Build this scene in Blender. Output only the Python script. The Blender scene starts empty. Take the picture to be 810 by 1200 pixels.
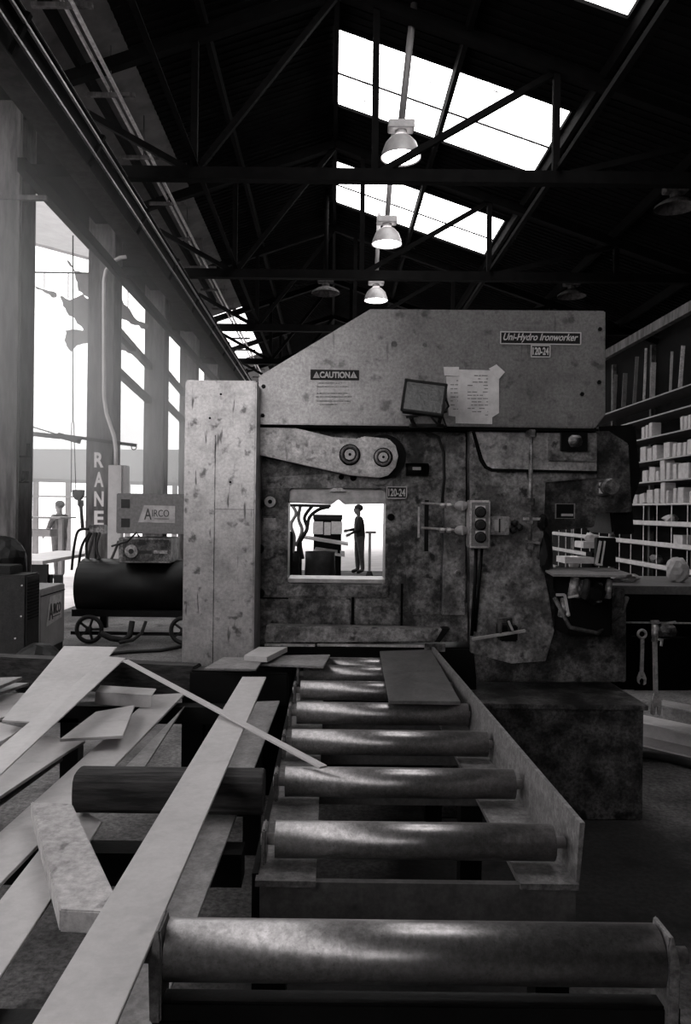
import bpy, bmesh, math, random
from mathutils import Vector, Matrix
random.seed(7)
S = bpy.context.scene
COL = S.collection
PI = math.pi

# ------------------------------------------------------------ camera, world, exposure
F = 930.0; VX, VY = 388.0, 597.0; EYE = 1.6; ROLL = 0.012
cd = bpy.data.cameras.new('camera'); cam = bpy.data.objects.new('camera', cd); COL.objects.link(cam)
cd.sensor_width = 36.0; cd.lens = F/1200*36.0
cd.shift_x = (405-VX)/1200.0; cd.shift_y = -(600-VY)/1200.0
cd.clip_end = 300; cd.clip_start = 0.05
cam.matrix_world = Matrix.Translation((0, 0, EYE)) @ Matrix.Rotation(PI/2, 4, 'X') @ Matrix.Rotation(ROLL, 4, 'Z')
S.camera = cam
w = bpy.data.worlds.new('sky'); S.world = w; w.use_nodes = True
bg = w.node_tree.nodes['Background']; bg.inputs[0].default_value = (1.0, .985, .985, 1); bg.inputs[1].default_value = 2.6
S.view_settings.view_transform = 'Standard'; S.view_settings.look = 'None'
S.view_settings.exposure = 0.0; S.view_settings.gamma = 1.0; S.view_settings.use_curve_mapping = False
FLARE_HAZE = 0.14
SKYLIGHT = 6.0       # strength of the translucent roof panes

def area(name, loc, size, size_y, power, rot):
    l = bpy.data.lights.new(name, 'AREA'); l.shape = 'RECTANGLE'; l.size = size; l.size_y = size_y; l.energy = power
    l.color = (1, .98, .98)
    o = bpy.data.objects.new(name, l); COL.objects.link(o); o.location = loc; o.rotation_euler = rot
    return o

# ------------------------------------------------------------ pixel <-> world
def der(px, py):
    dx, dy = px-VX, py-VY; c, s = math.cos(ROLL), math.sin(ROLL)
    return dx*c+dy*s, -dx*s+dy*c
def P(px, py, Y):
    dx, dy = der(px, py); return Vector((dx*Y/F, Y, EYE-dy*Y/F))
def G(px, py, z):
    dx, dy = der(px, py); Y = (EYE-z)*F/dy; return Vector((dx*Y/F, Y, z))
def XZ(pts, Y): return [(P(x, y, Y).x, P(x, y, Y).z) for x, y in pts]

# ------------------------------------------------------------ materials
MATS = {}
def mat(name, g, g2=None, scale=6, rough=.6, metal=0.0, bump=.15, spots=0.0, stretch=(1, 1, 1), spec=.5, scratch=0.0, lo=.4, hi=.65, grit=0.0, gs=70):
    m = bpy.data.materials.new(name); m.use_nodes = True; MATS[name] = m
    nt = m.node_tree; N = nt.nodes; L = nt.links; b = N['Principled BSDF']
    tint = lambda v: (v, v*.955, v*.96, 1)
    g2 = g*.6 if g2 is None else g2
    tc = N.new('ShaderNodeTexCoord'); mp = N.new('ShaderNodeMapping'); mp.inputs['Scale'].default_value = stretch
    L.new(tc.outputs['Object'], mp.inputs[0])
    n1 = N.new('ShaderNodeTexNoise'); n1.inputs['Scale'].default_value = scale; n1.inputs['Detail'].default_value = 8; n1.inputs['Roughness'].default_value = .65
    L.new(mp.outputs[0], n1.inputs['Vector'])
    r = N.new('ShaderNodeValToRGB'); r.color_ramp.elements[0].position = lo; r.color_ramp.elements[1].position = hi
    r.color_ramp.elements[0].color = tint(g2); r.color_ramp.elements[1].color = tint(g)
    L.new(n1.outputs[0], r.inputs[0]); last = r.outputs[0]
    if spots:
        n2 = N.new('ShaderNodeTexNoise'); n2.inputs['Scale'].default_value = scale*2.3; n2.inputs['Detail'].default_value = 5
        L.new(mp.outputs[0], n2.inputs['Vector'])
        r2 = N.new('ShaderNodeValToRGB'); r2.color_ramp.elements[0].position = .30; r2.color_ramp.elements[1].position = .40
        r2.color_ramp.elements[0].color = (1, 1, 1, 1); r2.color_ramp.elements[1].color = (0, 0, 0, 1)
        L.new(n2.outputs[0], r2.inputs[0])
        mu = N.new('ShaderNodeMath'); mu.operation = 'MULTIPLY'; mu.inputs[1].default_value = spots; L.new(r2.outputs[0], mu.inputs[0])
        mx = N.new('ShaderNodeMixRGB'); mx.inputs[2].default_value = tint(g2*.25)
        L.new(mu.outputs[0], mx.inputs[0]); L.new(last, mx.inputs[1]); last = mx.outputs[0]
    if grit:
        n4 = N.new('ShaderNodeTexNoise'); n4.inputs['Scale'].default_value = gs; n4.inputs['Detail'].default_value = 6; n4.inputs['Roughness'].default_value = .7
        L.new(tc.outputs['Object'], n4.inputs['Vector'])
        r4 = N.new('ShaderNodeMapRange'); r4.inputs['From Min'].default_value = .38; r4.inputs['From Max'].default_value = .62; r4.inputs['To Min'].default_value = 1-grit; r4.inputs['To Max'].default_value = 1+grit
        L.new(n4.outputs[0], r4.inputs['Value'])
        vm = N.new('ShaderNodeVectorMath'); vm.operation = 'SCALE'; L.new(last, vm.inputs[0]); L.new(r4.outputs[0], vm.inputs['Scale']); last = vm.outputs[0]
    if scratch:
        m3 = N.new('ShaderNodeMapping'); m3.inputs['Scale'].default_value = (34, 34, 5); m3.inputs['Rotation'].default_value = (0, .25, 0)
        L.new(tc.outputs['Object'], m3.inputs[0])
        n3 = N.new('ShaderNodeTexNoise'); n3.inputs['Scale'].default_value = 1; n3.inputs['Detail'].default_value = 3; L.new(m3.outputs[0], n3.inputs['Vector'])
        r3 = N.new('ShaderNodeValToRGB'); r3.color_ramp.elements[0].position = .29; r3.color_ramp.elements[1].position = .35
        r3.color_ramp.elements[0].color = (1, 1, 1, 1); r3.color_ramp.elements[1].color = (0, 0, 0, 1); L.new(n3.outputs[0], r3.inputs[0])
        mu = N.new('ShaderNodeMath'); mu.operation = 'MULTIPLY'; mu.inputs[1].default_value = scratch; L.new(r3.outputs[0], mu.inputs[0])
        mx = N.new('ShaderNodeMixRGB'); mx.inputs[2].default_value = tint(g2*.3)
        L.new(mu.outputs[0], mx.inputs[0]); L.new(last, mx.inputs[1]); last = mx.outputs[0]
    L.new(last, b.inputs['Base Color'])
    b.inputs['Roughness'].default_value = rough; b.inputs['Metallic'].default_value = metal; b.inputs['Specular IOR Level'].default_value = spec
    if bump:
        bp = N.new('ShaderNodeBump'); bp.inputs['Strength'].default_value = bump; bp.inputs['Distance'].default_value = .01
        L.new(n1.outputs[0], bp.inputs['Height']); L.new(bp.outputs[0], b.inputs['Normal'])
    return m
def emit(name, g, s, dash=False):
    m = bpy.data.materials.new(name); m.use_nodes = True; MATS[name] = m
    nt = m.node_tree; N = nt.nodes; L = nt.links; b = N['Principled BSDF']
    b.inputs['Base Color'].default_value = (g, g, g, 1); b.inputs['Emission Color'].default_value = (1, .985, .985, 1); b.inputs['Emission Strength'].default_value = s
    if dash:   # streaks of dirt lying on the translucent sheets
        tc = N.new('ShaderNodeTexCoord'); mp = N.new('ShaderNodeMapping'); mp.inputs['Scale'].default_value = (3.2, 26, 1)
        L.new(tc.outputs['Object'], mp.inputs[0]); n = N.new('ShaderNodeTexNoise'); n.inputs['Scale'].default_value = 1; n.inputs['Detail'].default_value = 4
        L.new(mp.outputs[0], n.inputs['Vector']); r = N.new('ShaderNodeValToRGB'); r.color_ramp.elements[0].position = .335; r.color_ramp.elements[1].position = .36
        r.color_ramp.elements[0].color = (.02, .02, .02, 1); r.color_ramp.elements[1].color = (1, .985, .985, 1)
        L.new(n.outputs[0], r.inputs[0]); L.new(r.outputs[0], b.inputs['Emission Color'])
    return m
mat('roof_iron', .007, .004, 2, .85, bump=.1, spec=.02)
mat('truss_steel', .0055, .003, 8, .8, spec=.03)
mat('column_steel', .11, .045, 5, .9, stretch=(3, 3, .5), spec=.1)
mat('cabinet_black', .018, .010, 12, .6, spec=.2, grit=.3, gs=60)
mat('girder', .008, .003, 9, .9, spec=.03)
mat('girder_edge', .03, .014, 9, .9, spec=.05)
mat('lit_sheet', .10, .05, 2, .8, spots=.5)
mat('rail', .5, .25, 14, .35, metal=.3)
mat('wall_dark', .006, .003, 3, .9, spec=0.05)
mat('concrete', .13, .04, 1.6, .85, bump=.3, spots=.85, lo=.35, hi=.6, spec=0.2, grit=.45, gs=40)
mat('yard', .75, .6, 1.5, .9)
mat('paint_light', .50, .30, 7, .28, metal=.5, spots=.85, scratch=.95, bump=.10, lo=.32, hi=.55, grit=.16, gs=60)
mat('paint_guard', .37, .24, 5, .26, metal=.55, spots=.6, scratch=.4, bump=.06, lo=.3, hi=.6, grit=.2, gs=60)
mat('paint_mid', .30, .09, 7, .40, metal=.4, spots=.95, bump=.2, grit=.4, gs=50, lo=.42, hi=.6)
mat('cover_paint', .55, .25, 7, .36, metal=.45, spots=.8, bump=.2, grit=.3, gs=50, lo=.38, hi=.6)
mat('paint_dark', .24, .03, 7, .42, metal=.4, spots=.95, bump=.2, grit=.5, gs=45, lo=.42, hi=.62)
mat('black_oil', .005, .002, 8, .45, bump=.25, spec=0.15)
mat('tank', .10, .016, 6, .55, spots=.8, spec=.2, grit=.5, gs=60, lo=.42, hi=.62)
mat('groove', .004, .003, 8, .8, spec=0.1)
mat('arm_steel', .62, .36, 12, .36, metal=.5, spots=.6, scratch=.5, grit=.25, gs=60)
mat('bright_steel', .55, .35, 20, .35, metal=.5)
mat('roller_steel', .33, .22, 60, .35, metal=.85, spots=.35, bump=.04, grit=.15, gs=150)
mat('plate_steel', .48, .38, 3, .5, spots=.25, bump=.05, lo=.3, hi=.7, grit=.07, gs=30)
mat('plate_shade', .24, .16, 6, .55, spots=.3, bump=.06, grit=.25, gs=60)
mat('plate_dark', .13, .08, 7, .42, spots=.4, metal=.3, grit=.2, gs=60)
mat('timber', .06, .02, 9, .85, stretch=(.6, 5, 5), bump=.5, spec=.15)
mat('wood_block', .46, .33, 10, .8, stretch=(1, .5, 1), spots=.7, bump=.3, spec=.2, grit=.2, gs=50)
mat('flange', .20, .11, 30, .45, metal=.3, spots=.5, grit=.35, gs=80)
mat('label_black', .02, .015, 20, .5, bump=0, spec=0.2)
mat('letter_white', .55, .5, 20, .6, bump=0)
mat('letter_dark', .03, .03, 20, .6, bump=0)
mat('paper', .72, .55, 14, .8, bump=.1)
mat('card', .42, .28, 9, .85, bump=.2)
mat('shelf_white', .42, .3, 12, .6)
mat('lamp_shell', .35, .25, 8, .4)
mat('glass_lamp', .045, .02, 12, .15, bump=.3)
mat('rubber', .02, .012, 10, .6, spec=0.2)
mat('sheet_grey', .22, .17, 4, .6)
mat('welder_grey', .16, .11, 30, .6)
mat('painted_box', .42, .34, 5, .6)
mat('awning', .09, .075, 1.5, .8)
mat('skin', .22, .17, 10, .7, bump=0)
mat('shirt_dark', .025, .018, 10, .9)
mat('shirt_grey', .12, .09, 10, .9)
mat('denim', .12, .07, 14, .9)
mat('hair', .03, .02, 30, .8)
emit('skylight_pane', .8, SKYLIGHT, dash=True)
emit('lamp_glow', .8, 14)
M = MATS

def stains_and_shade(m, spots):
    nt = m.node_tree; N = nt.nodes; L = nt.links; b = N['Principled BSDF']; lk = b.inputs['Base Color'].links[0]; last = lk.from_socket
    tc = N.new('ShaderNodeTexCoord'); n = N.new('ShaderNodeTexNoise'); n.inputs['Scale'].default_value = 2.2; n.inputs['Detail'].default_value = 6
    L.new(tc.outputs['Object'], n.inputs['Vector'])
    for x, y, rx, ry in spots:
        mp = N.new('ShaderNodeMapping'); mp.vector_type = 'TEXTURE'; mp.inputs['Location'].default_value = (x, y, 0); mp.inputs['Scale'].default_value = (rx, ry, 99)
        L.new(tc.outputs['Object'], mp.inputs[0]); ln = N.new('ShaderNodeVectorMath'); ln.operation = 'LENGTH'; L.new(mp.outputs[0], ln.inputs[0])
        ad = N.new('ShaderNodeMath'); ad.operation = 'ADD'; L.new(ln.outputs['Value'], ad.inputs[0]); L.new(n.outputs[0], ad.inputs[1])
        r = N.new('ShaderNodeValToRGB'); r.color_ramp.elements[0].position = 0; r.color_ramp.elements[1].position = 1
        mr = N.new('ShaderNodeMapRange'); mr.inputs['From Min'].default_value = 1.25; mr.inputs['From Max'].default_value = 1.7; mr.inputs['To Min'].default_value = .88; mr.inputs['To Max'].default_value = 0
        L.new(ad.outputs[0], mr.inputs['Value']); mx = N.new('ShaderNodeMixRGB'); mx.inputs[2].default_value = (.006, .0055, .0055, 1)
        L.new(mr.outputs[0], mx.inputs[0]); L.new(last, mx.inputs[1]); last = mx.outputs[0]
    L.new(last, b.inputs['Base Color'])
stains_and_shade(M['concrete'], [(1.0, 3.6, .9, 1.0), (.2, 2.0, .6, 1.6), (-.9, 1.1, .9, .9)])  # oil by the machine, plus shade under conveyor and boards painted into the floor
# ------------------------------------------------------------ objects
def tag(o, label=None, cat=None, group=None, kind=None):
    if label: o['label'] = label
    if cat: o['category'] = cat
    if group: o['group'] = group
    if kind: o['kind'] = kind
    return o
def empty(name, loc, label=None, cat=None, group=None, rz=0):
    o = bpy.data.objects.new(name, None); COL.objects.link(o); o.location = loc; o.rotation_euler = (0, 0, rz)
    o.empty_display_size = .1
    return tag(o, label, cat, group)
def W(o):
    m = Matrix.Translation(o.location) @ o.rotation_euler.to_matrix().to_4x4()
    return (W(o.parent) @ m) if o.parent else m
class MB:
    """collects shapes in world coordinates and links them as one mesh object"""
    def __init__(s): s.bm = bmesh.new()
    def box(s, a, b):
        x0, x1 = sorted((a[0], b[0])); y0, y1 = sorted((a[1], b[1])); z0, z1 = sorted((a[2], b[2]))
        v = [s.bm.verts.new((x, y, z)) for z in (z0, z1) for x, y in ((x0, y0), (x1, y0), (x1, y1), (x0, y1))]
        for f in ((3, 2, 1, 0), (4, 5, 6, 7), (0, 1, 5, 4), (1, 2, 6, 5), (2, 3, 7, 6), (3, 0, 4, 7)): s.bm.faces.new([v[i] for i in f])
        return s
    def sweep(s, prof, p0, p1, up=(0, 0, 1)):
        p0, p1 = Vector(p0), Vector(p1); d = (p1-p0).normalized(); up = Vector(up)
        if abs(d.dot(up)) > .98: up = Vector((0, 1, 0))
        r = d.cross(up).normalized(); u = r.cross(d)
        A = [s.bm.verts.new(p0+r*a+u*b) for a, b in prof]; B = [s.bm.verts.new(p1+r*a+u*b) for a, b in prof]
        n = len(prof)
        for i in range(n): s.bm.faces.new((A[i], A[(i+1) % n], B[(i+1) % n], B[i]))
        s.bm.faces.new(A[::-1]); s.bm.faces.new(B); return s
    def bar(s, p0, p1, w, h=None, up=(0, 0, 1)):
        h = w if h is None else h
        return s.sweep([(-w/2, -h/2), (w/2, -h/2), (w/2, h/2), (-w/2, h/2)], p0, p1, up)
    def angle(s, p0, p1, w, t=.008, up=(0, 0, 1)):
        return s.sweep([(0, 0), (w, 0), (w, t), (t, t), (t, w), (0, w)], p0, p1, up)
    def ibeam(s, p0, p1, w, h, t=.02, up=(0, 0, 1)):
        a, b = w/2, h/2
        return s.sweep([(-a, -b), (a, -b), (a, -b+t), (t/2, -b+t), (t/2, b-t), (a, b-t), (a, b), (-a, b), (-a, b-t), (-t/2, b-t), (-t/2, -b+t), (-a, -b+t)], p0, p1, up)
    def cyl(s, p0, p1, r0, r1=None, n=20):
        r1 = r0 if r1 is None else r1
        p0, p1 = Vector(p0), Vector(p1); d = (p1-p0).normalized(); up = Vector((0, 0, 1))
        if abs(d.dot(up)) > .98: up = Vector((0, 1, 0))
        r = d.cross(up).normalized(); u = r.cross(d)
        R = []
        for p, q in ((p0, r0), (p1, r1)): R.append([s.bm.verts.new(p+(r*math.cos(2*PI*i/n)+u*math.sin(2*PI*i/n))*q) for i in range(n)])
        for i in range(n):
            f = s.bm.faces.new((R[0][i], R[0][(i+1) % n], R[1][(i+1) % n], R[1][i])); f.smooth = n > 8
        s.bm.faces.new(R[0][::-1]); s.bm.faces.new(R[1]); return s
    def tube(s, pts, r, n=8):
        pts = [Vector(p) for p in pts]; rings = []; u = None
        for i, p in enumerate(pts):
            d = (pts[min(i+1, len(pts)-1)]-pts[max(i-1, 0)]).normalized()
            if u is None: u = d.orthogonal().normalized()
            u = (u-d*u.dot(d)).normalized(); v = d.cross(u)
            rings.append([s.bm.verts.new(p+(u*math.cos(2*PI*k/n)+v*math.sin(2*PI*k/n))*r) for k in range(n)])
        for a, b in zip(rings, rings[1:]):
            for k in range(n): f = s.bm.faces.new((a[k], a[(k+1) % n], b[(k+1) % n], b[k])); f.smooth = True
        s.bm.faces.new(rings[0][::-1]); s.bm.faces.new(rings[-1]); return s
    def lathe(s, prof, c, n=28):
        c = Vector(c); rings = [[s.bm.verts.new(c+Vector((r*math.cos(2*PI*k/n), r*math.sin(2*PI*k/n), z))) for k in range(n)] for r, z in prof]
        for a, b in zip(rings, rings[1:]):
            for k in range(n): f = s.bm.faces.new((a[k], a[(k+1) % n], b[(k+1) % n], b[k])); f.smooth = True
        return s
    def torus(s, c, R, r, axis='Y', n=28, m=8):
        c = Vector(c); rings = []
        for i in range(n):
            a = 2*PI*i/n
            e = Vector((math.cos(a), 0, math.sin(a))) if axis == 'Y' else (Vector((0, math.cos(a), math.sin(a))) if axis == 'X' else Vector((math.cos(a), math.sin(a), 0)))
            k = {'X': Vector((1, 0, 0)), 'Y': Vector((0, 1, 0)), 'Z': Vector((0, 0, 1))}[axis]
            rings.append([s.bm.verts.new(c+e*(R+r*math.cos(2*PI*j/m))+k*r*math.sin(2*PI*j/m)) for j in range(m)])
        for i in range(n):
            a, b = rings[i], rings[(i+1) % n]
            for j in range(m): f = s.bm.faces.new((a[j], a[(j+1) % m], b[(j+1) % m], b[j])); f.smooth = True
        return s
    def prism(s, pts, y0, y1, hole=None):
        """polygon in the XZ plane, front at y0, back at y1"""
        b = s.bm; loops = [pts]+([hole] if hole else [])
        def edges(y):
            E = []; V = []
            for lp in loops:
                v = [b.verts.new((x, y, z)) for x, z in lp]; V.append(v)
                E += [b.edges.new((v[i], v[(i+1) % len(v)])) for i in range(len(v))]
            return V, E
        V0, E0 = edges(y0); V1, E1 = edges(y1)
        bmesh.ops.triangle_fill(b, edges=E0, use_beauty=True); bmesh.ops.triangle_fill(b, edges=E1, use_beauty=True)
        for A, B in zip(V0, V1):
            n = len(A)
            for i in range(n): b.faces.new((A[i], A[(i+1) % n], B[(i+1) % n], B[i]))
        return s
    def slab(s, q, t, down=(0, 0, -1)):
        q = [Vector(p) for p in q]; d = Vector(down)*t
        a = [s.bm.verts.new(p) for p in q]; b = [s.bm.verts.new(p+d) for p in q]; n = len(q)
        s.bm.faces.new(a); s.bm.faces.new(b[::-1])
        for i in range(n): s.bm.faces.new((a[i], b[i], b[(i+1) % n], a[(i+1) % n]))
        return s
    def blob(s, c, r, seed=0, sub=2, jag=.15):
        res = bmesh.ops.create_icosphere(s.bm, subdivisions=sub, radius=1.0)
        rnd = random.Random(seed); r = Vector(r) if hasattr(r, '__len__') else Vector((r, r, r))
        for v in res['verts']:
            k = 1+rnd.uniform(-jag, jag); v.co = Vector(c)+Vector((v.co.x*r.x*k, v.co.y*r.y*k, v.co.z*r.z*k))
        return s
    def build(s, name, m, parent=None, bevel=0.0, origin=None):
        bm = s.bm; bmesh.ops.recalc_face_normals(bm, faces=bm.faces[:])
        if bevel:
            E = [e for e in bm.edges if len(e.link_faces) == 2 and e.calc_face_angle(0) > .6]
            try: bmesh.ops.bevel(bm, geom=E, offset=bevel, segments=2, affect='EDGES', clamp_overlap=True)
            except Exception: pass
        if parent is not None: T = W(parent)
        else:
            if origin is None:
                xs = [v.co for v in bm.verts]; lo = min(v.z for v in xs)
                origin = (sum(v.x for v in xs)/len(xs), sum(v.y for v in xs)/len(xs), lo)
            T = Matrix.Translation(origin)
        bm.transform(T.inverted())
        me = bpy.data.meshes.new(name); bm.to_mesh(me); bm.free()
        me.materials.append(M[m] if isinstance(m, str) else m)
        o = bpy.data.objects.new(name, me); COL.objects.link(o)
        if parent is not None: o.parent = parent
        else: o.location = T.translation
        return o
def copy_tree(o, parent=None):
    c = o.copy(); COL.objects.link(c); c.parent = parent
    for ch in list(o.children): copy_tree(ch, c)
    return c
def smooth(pts, n=6):
    pts = [Vector(p) for p in pts]; out = []
    for j in range(len(pts)-1):
        p0 = pts[max(j-1, 0)]; p1 = pts[j]; p2 = pts[j+1]; p3 = pts[min(j+2, len(pts)-1)]
        for k in range(n):
            t = k/n; out.append(.5*((2*p1)+(p2-p0)*t+(2*p0-5*p1+4*p2-p3)*t*t+(3*p1-p0-3*p2+p3)*t**3))
    return out+[pts[-1]]
def struct(mb, name, m, **k): return tag(mb.build(name, m, **k), kind='structure')
def text(body, name, m, parent, centre, width, height, facing='-Y', shear=0, depth=.0015, bold=0.0, rotz=None):
    cu = bpy.data.curves.new('t', 'FONT'); cu.body = body; cu.align_x = 'CENTER'; cu.align_y = 'CENTER'; cu.extrude = depth; cu.shear = shear; cu.offset = bold
    t = bpy.data.objects.new('t', cu); COL.objects.link(t)
    bpy.context.view_layer.update()
    me = bpy.data.meshes.new_from_object(t.evaluated_get(bpy.context.evaluated_depsgraph_get()))
    bpy.data.objects.remove(t); bpy.data.curves.remove(cu)
    xs = [v.co.x for v in me.vertices]; ys = [v.co.y for v in me.vertices]
    sx = width/(max(xs)-min(xs)); sy = height/(max(ys)-min(ys)); cx = (max(xs)+min(xs))/2; cy = (max(ys)+min(ys))/2
    R = Matrix.Rotation(PI/2, 4, 'X')
    if rotz: R = Matrix.Rotation(rotz, 4, 'Z') @ R
    T = Matrix.Translation(centre) @ R
    for v in me.vertices: v.co = T @ Vector(((v.co.x-cx)*sx, (v.co.y-cy)*sy, v.co.z))
    me.transform(W(parent).inverted()); me.materials.append(M[m])
    o = bpy.data.objects.new(name, me); COL.objects.link(o); o.parent = parent
    return o
def rrect(px0, py0, px1, py1, Y, r, n=4):
    a = P(px0, py1, Y); b = P(px1, py0, Y); x0, x1, z0, z1 = a.x, b.x, a.z, b.z; out = []
    for cx, cz, st in ((x1-r, z1-r, 0), (x0+r, z1-r, 1), (x0+r, z0+r, 2), (x1-r, z0+r, 3)):
        for i in range(n+1):
            t = PI/2*(st+i/n); out.append((cx+r*math.cos(t), cz+r*math.sin(t)))
    return out
def pbox(mb, px0, py0, px1, py1, Y, depth):
    a = P(px0, py0, Y); b = P(px1, py1, Y)
    return mb.box((a.x, Y, b.z), (b.x, Y+depth, a.z))

# ============================================================ THE SHED
RIDGE = 7.70; PITCH = .34; COLX = -3.68; TY = [9.0+3.8*k for k in range(-4, 7)]
roofz = lambda x: RIDGE-PITCH*abs(x)
struct(MB().box((-4.1, -8, -.3), (7.0, 20.8, 0)), 'floor', 'concrete', origin=(0, 0, 0))
struct(MB().box((-60, -8, -.34), (-4.1, 90, -.04)), 'ground', 'yard', origin=(0, 0, 0))
struct(MB().box((-4.1, 20.8, -.34), (60, 90, -.01)), 'ground', 'yard', origin=(0, 0, 0))
struct(MB().box((6.8, -8, 0), (7.0, 33, 5.4)), 'wall_right', 'wall_dark')
struct(MB().box((-60, -60, -.34), (60, -8, -.04)), 'ground', 'yard', origin=(0, 0, 0))
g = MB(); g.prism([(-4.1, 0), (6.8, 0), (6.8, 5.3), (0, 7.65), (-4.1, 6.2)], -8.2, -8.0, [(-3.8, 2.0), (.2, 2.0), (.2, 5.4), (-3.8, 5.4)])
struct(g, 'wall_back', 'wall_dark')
struct(MB().box((-4.1, -8, 0), (-3.95, 3.4, 2.3)), 'light_block_left', 'wall_dark')  # unseen low wall added to block low light on the front
# roof sheets, with the panes of the skylights left out
def sheet(mb, x0, x1, y0, y1, t=.03, lift=0.0):
    step = .14; n = max(1, int(round((y1-y0)/step)))
    q = [Vector((x0, y0, roofz(x0)+lift)), Vector((x1, y0, roofz(x1)+lift)), Vector((x1, y1, roofz(x1)+lift)), Vector((x0, y1, roofz(x0)+lift))]
    mb.slab(q, t, (0, 0, 1))
c = MB()
SK = [(10.0+3.8*k, 11.95+3.8*k) for k in range(-2, 2)]
sheet(c, 0, -2.4, -8.2, 33)
sheet(c, 3.0, 7.2, -8.2, 33)
prev = -8.2
for a, b in SK:
    sheet(c, 0, 3.0, prev, a); prev = b
sheet(c, 0, 3.0, prev, 33)
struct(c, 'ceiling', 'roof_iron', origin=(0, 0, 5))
c = MB(); sheet(c, -2.4, -3.4, -8.2, 20.8); sheet(c, -2.4, -3.4, 27, 33); struct(c, 'ceiling', 'lit_sheet', origin=(0, 0, 5))  # paler sheet colour stands in for the light on this roof strip
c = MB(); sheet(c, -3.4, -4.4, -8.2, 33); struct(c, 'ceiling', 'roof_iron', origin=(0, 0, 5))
g = MB()           # ribs of the corrugated sheets
for i in range(0, 290):
    y = -8.1+i*.14
    inside = any(a-.02 < y < b+.02 for a, b in SK)
    x0 = 3.0 if inside else 0.05
    g.bar((x0, y, roofz(x0)-.008), (7.1, y, roofz(7.1)-.008), .03, .016)
    g.bar((-.05, y, roofz(.05)-.008), (-2.4, y, roofz(2.4)-.008), .03, .016)
struct(g, 'ceiling', 'roof_iron', origin=(0, 0, 5))
for n, (a, b) in enumerate(SK):
    p = MB(); sheet(p, .04, 3.0, a, b, .01, .01)
    wn = struct(p, 'window_%d' % (n+1), 'skylight_pane')
    f = MB()
    f.bar((0, a, roofz(0)), (3, a, roofz(3)), .05, .06); f.bar((0, b, roofz(0)), (3, b, roofz(3)), .05, .06)
    f.bar((3, a, roofz(3)), (3, b, roofz(3)), .05, .06)
    f.bar((0, (a+b)/2+.1, roofz(0)-.0), (3, (a+b)/2+.1, roofz(3)), .012, .03)
    f.build('window_frame', 'truss_steel', wn)
g = MB()
for x in (-4.2, -2.9, -1.5, 0.0, 1.5, 3.05, 4.5, 6.0): g.bar((x, -8, roofz(x)-.10), (x, 19.4 if x < -2.5 else 33, roofz(x)-.10), .06, .16)
struct(g, 'trim_1', 'truss_steel', origin=(0, 0, 5))

# trusses
NODES = [-3.65, -1.6, .45, 2.5, 4.55, 6.7]
def truss(Y, label):
    t = empty('roof_truss', (0, Y, 5.38), label, 'roof truss', 'steel roof trusses')
    zt = lambda x: 7.48-PITCH*abs(x)
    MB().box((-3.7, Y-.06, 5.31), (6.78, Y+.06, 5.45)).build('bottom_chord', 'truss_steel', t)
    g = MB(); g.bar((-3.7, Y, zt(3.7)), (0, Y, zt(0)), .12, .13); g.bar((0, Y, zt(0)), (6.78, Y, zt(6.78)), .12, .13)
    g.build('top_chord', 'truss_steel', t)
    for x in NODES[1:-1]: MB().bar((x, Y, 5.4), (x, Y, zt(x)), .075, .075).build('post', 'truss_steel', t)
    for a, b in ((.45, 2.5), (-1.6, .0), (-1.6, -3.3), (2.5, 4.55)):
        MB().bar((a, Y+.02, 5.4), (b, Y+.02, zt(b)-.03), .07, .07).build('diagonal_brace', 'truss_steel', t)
    return t
desc = ['first', 'second', 'third', 'fourth', 'fifth', 'sixth', 'seventh']
k = 0
for Y in TY:
    if Y < 6: continue
    truss(Y, 'dark steel roof truss spanning the shed, %s one counted from the camera' % desc[k]); k += 1
# hanging sway rods that run lengthwise
for x in (-1.6, 2.5):
    g = MB(); g.angle((x, 5.2, 5.46), (x, 32.5, 5.46), .06)
    tag(g.build('tie_bar', 'truss_steel'), 'thin steel tie bar running lengthwise over the truss chords, on the %s side' % ('left' if x < 0 else 'right'), 'tie bar')

# columns
cols = [('first', 9.0), ('second', 12.8), ('third', 16.6), ('fourth', 20.4), ('fifth', 24.2)]
for nm, Y in cols:
    lab = {'first': 'wide dark steel column at the left edge of the picture', 'second': 'steel column with faded white letters painted down its face',
           'third': 'steel column behind the welding set, seen third from the left', 'fourth': 'steel column half hidden behind the left edge of the big machine',
           'fifth': 'farthest steel column of the open left side'}[nm]
    t = empty('steel_column', (COLX, Y, 0), lab, 'column', 'columns of the open left side')
    g = MB(); g.ibeam((COLX, Y, 0), (COLX, Y, 6.35), .42, .44, .03, up=(0, 1, 0)); g.box((COLX-.2, Y-.24, 0), (COLX+.2, Y-.22, 6.3))
    g.bar((COLX-.10, Y-.225, 0.02), (COLX-.10, Y-.225, 6.3), .012, .03); g.bar((COLX+.13, Y-.225, 0.02), (COLX+.13, Y-.225, 6.3), .012, .03)
    g.build('shaft', 'column_steel', t)
    MB().box((COLX-.3, Y-.3, 0), (COLX+.3, Y+.3, .03)).build('base_plate', 'column_steel', t)
    if nm == 'second':
        for i, ch in enumerate('RANE'):
            p = P(116, 539+i*22.8, Y-.245)
            text(ch, 'painted_letter', 'letter_white', t, (p.x, Y-.247, p.z), .15, .24, depth=.001, bold=.03)
    if nm == 'first':
        MB().bar((COLX-.3, Y-.23, 5.0), (COLX+.5, Y-.23, 5.0), .05, .05).build('bracket', 'column_steel', t)
tag(MB().bar((-3.40, 8.6, 5.30), (-3.40, 25, 5.30), .09, .15).build('side_beam', 'truss_steel'), 'dark lengthwise beam running along the inner side of the columns', 'beam')
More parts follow.
